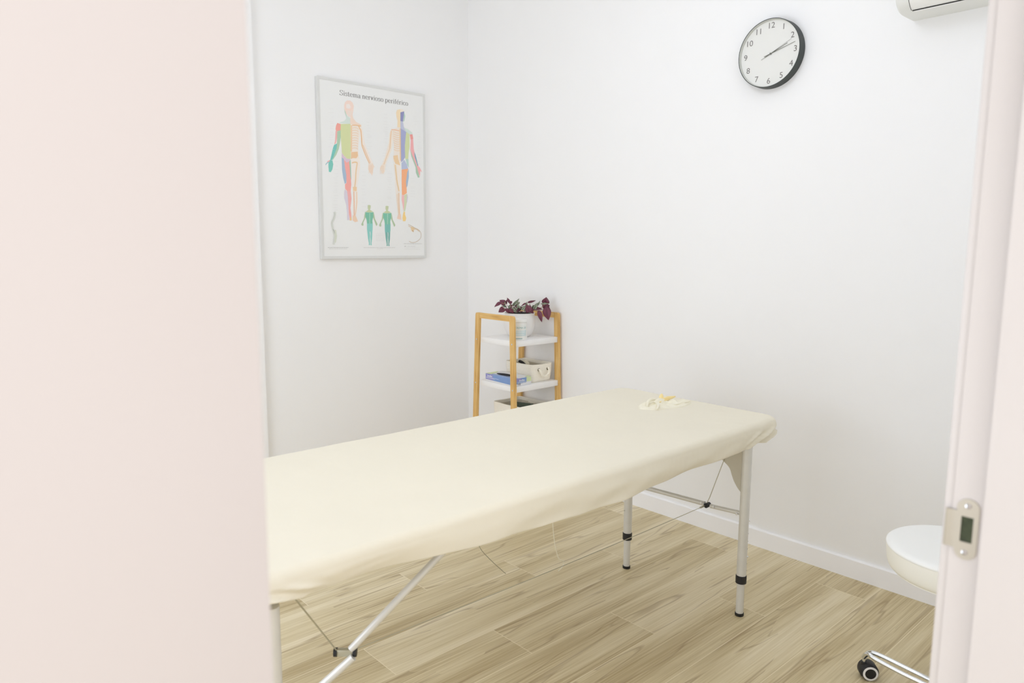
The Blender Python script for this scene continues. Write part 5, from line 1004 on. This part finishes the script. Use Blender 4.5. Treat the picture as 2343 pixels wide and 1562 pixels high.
# cotton baskets
def basket_material(name, col):
    m = bpy.data.materials.new(name); m.use_nodes = True
    nt = m.node_tree; N = nt.nodes; L = nt.links; b = N['Principled BSDF']
    tc = N.new('ShaderNodeTexCoord'); wv = N.new('ShaderNodeTexWave'); wv.bands_direction = 'Z'
    wv.inputs['Scale'].default_value = 45; wv.inputs['Distortion'].default_value = 1.2; wv.inputs['Detail'].default_value = 2; wv.inputs['Detail Scale'].default_value = 12
    L.new(tc.outputs['Object'], wv.inputs['Vector'])
    n = N.new('ShaderNodeTexNoise'); n.inputs['Scale'].default_value = 260; L.new(tc.outputs['Object'], n.inputs['Vector'])
    mx = N.new('ShaderNodeMix'); mx.data_type = 'RGBA'; mx.blend_type = 'MULTIPLY'; mx.inputs[0].default_value = 1
    mx.inputs[6].default_value = col
    mr = N.new('ShaderNodeMapRange'); mr.inputs[1].default_value = 0.2; mr.inputs[2].default_value = 0.8; mr.inputs[3].default_value = 0.86; mr.inputs[4].default_value = 1.02
    ad = N.new('ShaderNodeMath'); ad.operation = 'MULTIPLY_ADD'; ad.inputs[1].default_value = 0.45
    L.new(wv.outputs['Fac'], ad.inputs[0]); 
    h = N.new('ShaderNodeMath'); h.operation = 'MULTIPLY'; h.inputs[1].default_value = 0.6; L.new(n.outputs['Fac'], h.inputs[0]); L.new(h.outputs[0], ad.inputs[2])
    L.new(ad.outputs[0], mr.inputs[0]); L.new(mr.outputs[0], mx.inputs[7]); L.new(mx.outputs[2], b.inputs['Base Color'])
    bp = N.new('ShaderNodeBump'); bp.inputs['Strength'].default_value = 0.6; bp.inputs['Distance'].default_value = 0.002
    L.new(ad.outputs[0], bp.inputs['Height']); L.new(bp.outputs[0], b.inputs['Normal'])
    b.inputs['Roughness'].default_value = 0.9
    return m
M_cot = basket_material('cotton_rope_weave', srgb(252, 247, 234))
M_cot_in = mat('basket_lining', srgb(214, 207, 190), rough=0.95, bump=0.4, bscale=200)
M_rope = fabric_material('cotton_rope', srgb(248, 243, 228), thread=500, strength=0.6)
def basket(x0, x1, y0, y1, z0, z1, label, handle=True):
    cx, cy = (x0+x1)/2, (y0+y1)/2; hx, hy = (x1-x0)/2, (y1-y0)/2
    t = thing('rope_basket', label, 'basket', (cx, cy, z0), 'cotton baskets on the bamboo rack')
    def ringp(ins, z, r, seed=0, dz=0.0):
        pts = []
        for i, (c, nv) in enumerate(ring_pts(hx-ins, hy-ins, r, 12, 7, 6)):
            X, Y = c[0]+nv[0]*r, c[1]+nv[1]*r
            w = noise.noise(Vector((X*14, Y*14, z*20+seed)))*0.0035
            # the rim dips in the middle of each side
            dip = dz*((1-abs(X)/hx)**0.6*0.5 + (1-abs(Y)/hy)**0.6*0.5)
            pts.append(Vector((cx+X+nv[0]*w, cy+Y+nv[1]*w, z - dip)))
        return pts
    h = z1-z0; b = MB()
    outer = [ringp(0.012, z0, 0.014), ringp(0.006, z0+0.006, 0.018)] + [ringp(0.004-0.004*k/5, z0+h*k/5, 0.020, 1, 0.006*k/5) for k in range(1, 6)]
    inner = [ringp(0.003, z1+0.0015, 0.018, 1, 0.006), ringp(0.006, z1-0.002, 0.018, 1, 0.006), ringp(0.008, z0+h*0.5, 0.016, 1)]
    V = b.grid(outer+inner, closed_u=True); b.face(V[0][::-1]); b.ob('basket_wall', M_cot, t, angle=70)
    b = MB(); V = b.grid([ringp(0.0075, z0+h*0.85, 0.016, 1, 0.004), ringp(0.0085, z0+h*0.4, 0.016, 1), ringp(0.012, z0+0.006, 0.014, 1)], closed_u=True); b.face(V[-1]); b.ob('lining', M_cot_in, t, angle=70)
    if handle:
        xa, xb = cx-0.030, cx+0.036; zt = z1-0.030
        for s_ in (-1, 1):
            yy = cy + s_*hy
            pts = smooth2([(xa, yy-s_*0.004, zt+0.002), (xa, yy+s_*0.008, zt), (xa+0.004, yy+s_*0.012, zt-0.012), (xa+0.018, yy+s_*0.014, zt-0.032), (xa+0.036, yy+s_*0.014, zt-0.036), (xb-0.004, yy+s_*0.012, zt-0.020), (xb, yy+s_*0.008, zt+0.002), (xb, yy-s_*0.004, zt+0.004)], 6)
            b = MB(); n_ = len(pts)
            for ph in (0, 2.094, 4.189):   # three twisted strands
                q = []
                for k, p in enumerate(pts):
                    p = Vector(p); tg = (Vector(pts[min(k+1, n_-1)])-Vector(pts[max(k-1, 0)])).normalized()
                    a = tg.orthogonal().normalized() if k < 0 else (Vector((0, 1, 0)) - tg*tg.y).normalized()
                    c = tg.cross(a); th_ = k*0.55+ph
                    q.append(p + (a*math.cos(th_)+c*math.sin(th_))*0.0027)
                b.tube(q, 0.0031, n=8)
            b.ob('rope_handle', M_rope, t)
            for xx in (xa, xb):
                b = MB(); b.tube([(xx, yy+s_*0.0005, zt+0.001), (xx, yy+s_*0.0022, zt+0.001)], 0.0078, n=16); b.ob('eyelet', mat('eyelet_metal', srgb(120, 112, 92), rough=0.4, metal=0.7) if not bpy.data.materials.get('eyelet_metal') else bpy.data.materials['eyelet_metal'], t)
    return t
basket(-0.196, -0.046, -0.770, -0.552, 0.5545, 0.650, 'cream cotton basket with rope handle on the middle shelf beside the glove box')
basket(-0.250, -0.046, -0.765, -0.515, 0.3205, 0.428, 'cream cotton basket on the lower shelf, partly hidden by the table')
# what sticks out of the baskets
b = MB(); b.tube(smooth2([(-0.150, -0.700, 0.612), (-0.160, -0.655, 0.645), (-0.158, -0.63, 0.650)], 4), 0.008, n=12); tag(b.ob('black_cap_bottle', M_black), 'dark round cap showing inside the middle shelf basket', 'bottle cap')
b = MB(); P = []
for i in range(9):
    q = i/8; P.append([Vector((-0.130+0.026*math.sin(math.pi*q)*math.cos(a)*(1+0.2*math.sin(3*a)), -0.64+0.03*math.sin(math.pi*q)*math.sin(a), 0.632-0.022*math.cos(math.pi*q))) for a in [2*math.pi*k/20 for k in range(20)]])
b.grid(P, closed_u=True); tag(b.ob('folded_cloth', M_sheet2), 'small pale cloth tucked into the middle shelf basket', 'cloth')
b = MB(); b.box((-0.150, -0.655, 0.385), (0.004, 0.12, 0.085), bev=0.0015, rz=math.radians(20)); b.box((-0.142, -0.655, 0.380), (0.004, 0.11, 0.08), bev=0.0015, rz=math.radians(20)); tag(b.ob('dark_pouch', mat('dark_green_fabric', srgb(92, 104, 90), rough=0.8, var=0.2, vscale=60)), 'dark grey-green pouch standing in the lower shelf basket', 'pouch')

# ------------------------------------------------------------------ rolling stool
CX_, CY2 = -0.660, -2.885
t = thing('rolling_stool', 'round white padded stool on chrome base with black casters', 'stool', (CX_, CY2, 0))
pr = [(0.001, 0.400), (0.140, 0.400), (0.153, 0.402), (0.162, 0.409), (0.1675, 0.420), (0.1705, 0.438), (0.1718, 0.455), (0.172, 0.4675)]
b = MB(); b.lathe((CX_, CY2, 0), smooth2(pr, 3), n=72, capends=False); b.ob('seat_side', M_vinyl2, t, angle=60)
pr = [(0.1700, 0.4655), (0.1724, 0.4668), (0.1735, 0.4695), (0.1722, 0.4735), (0.166, 0.4775), (0.150, 0.4805), (0.08, 0.483), (0.001, 0.4835)]
b = MB(); b.lathe((CX_, CY2, 0), smooth2(pr, 3), n=72, capends=False); b.ob('seat', M_vinyl, t, angle=60)
b = MB(); b.lathe((CX_, CY2, 0), [(0.024, 0.085), (0.026, 0.09), (0.026, 0.24), (0.015, 0.242), (0.014, 0.380), (0.06, 0.386), (0.06, 0.400)], n=32); b.ob('gas_column', M_chrome, t, angle=30)
b = MB(); b.lathe((CX_, CY2, 0), [(0.022, 0.055), (0.040, 0.060), (0.042, 0.085), (0.030, 0.098), (0.020, 0.100)], n=32); b.ob('hub', M_chrome, t)
a_first = math.atan2(-2.662-CY2, -0.642-CX_)
for k in range(5):
    a = a_first + 2*math.pi*k/5; rv = Vector((math.cos(a), math.sin(a), 0)); tv = Vector((-math.sin(a), math.cos(a), 0)); c0 = Vector((CX_, CY2, 0))
    b = MB()
    # arm: two slim tubes side by side arching down to the caster
    for s_, r_ in ((-1, 0.0062), (1, 0.0062)):
        pts = smooth2([tuple(c0+rv*0.03+tv*s_*0.010+Vector((0, 0, 0.076 if s_ < 0 else 0.068))), tuple(c0+rv*0.11+tv*s_*0.010+Vector((0, 0, 0.080 if s_ < 0 else 0.070))), tuple(c0+rv*0.185+tv*s_*0.009+Vector((0, 0, 0.084 if s_ < 0 else 0.076))), tuple(c0+rv*0.213+tv*s_*0.006+Vector((0, 0, 0.080))), tuple(c0+rv*0.226+tv*s_*0.003+Vector((0, 0, 0.062)))], 5)
        b.tube(pts, r_, n=12)
    b.ob('arm', M_chrome, t)
    w0 = c0+rv*0.224
    b = MB(); b.tube([w0+Vector((0, 0, 0.044)), w0+Vector((0, 0, 0.068))], 0.0062, n=14); b.ob('caster_stem', M_chrome, t)
    # caster: twin wheels under a rounded hood; wheel axle direction
    wa = a + CAST_ROT[k]
    ax = Vector((math.cos(wa), math.sin(wa), 0)); fw_ = Vector((-math.sin(wa), math.cos(wa), 0))
    wc = w0 + fw_*0.012 + Vector((0, 0, 0.0235))
    hood = MB()
    P = []
    for xi in (-0.0215, -0.017, 0.017, 0.0215):
        rr = 0.0235 if abs(xi) > 0.02 else 0.0262
        P.append([wc + ax*xi*0.86 + fw_*rr*math.cos(th)*1.0 + Vector((0, 0, 1))*rr*math.sin(th) for th in [math.radians(-30+240*q/18) for q in range(19)]])
    V = hood.grid(P)
    for e_ in (V[0], V[-1]): hood.face(e_)
    hood.tube([w0+Vector((0, 0, 0.030)), w0+Vector((0, 0, 0.049))], 0.0095, n=16)
    cs = hood.ob('caster', M_black, t, angle=50)
    for s_ in (-1, 1):
        c = wc + ax*0.013*s_
        b = MB(); b.tube([c-ax*0.0095*s_, c+ax*0.0075*s_, c+ax*0.0095*s_], [0.0233, 0.0233, 0.0215], n=30); wh = b.ob('wheel', M_black, cs, angle=40)
        # pale ring on the outer face
        o_ = c+ax*0.0097*s_; b = MB(); up = Vector((0, 0, 1)); q0 = []; q1 = []
        for j in range(30):
            th = 2*math.pi*j/30; dd = fw_*math.cos(th)+up*math.sin(th)
            q0.append(o_+dd*0.0215); q1.append(o_+ax*0.0008*s_+dd*0.0155)
        b.grid([q0, q1], closed_u=True)
        b.ob('wheel_rim', M_white, wh)
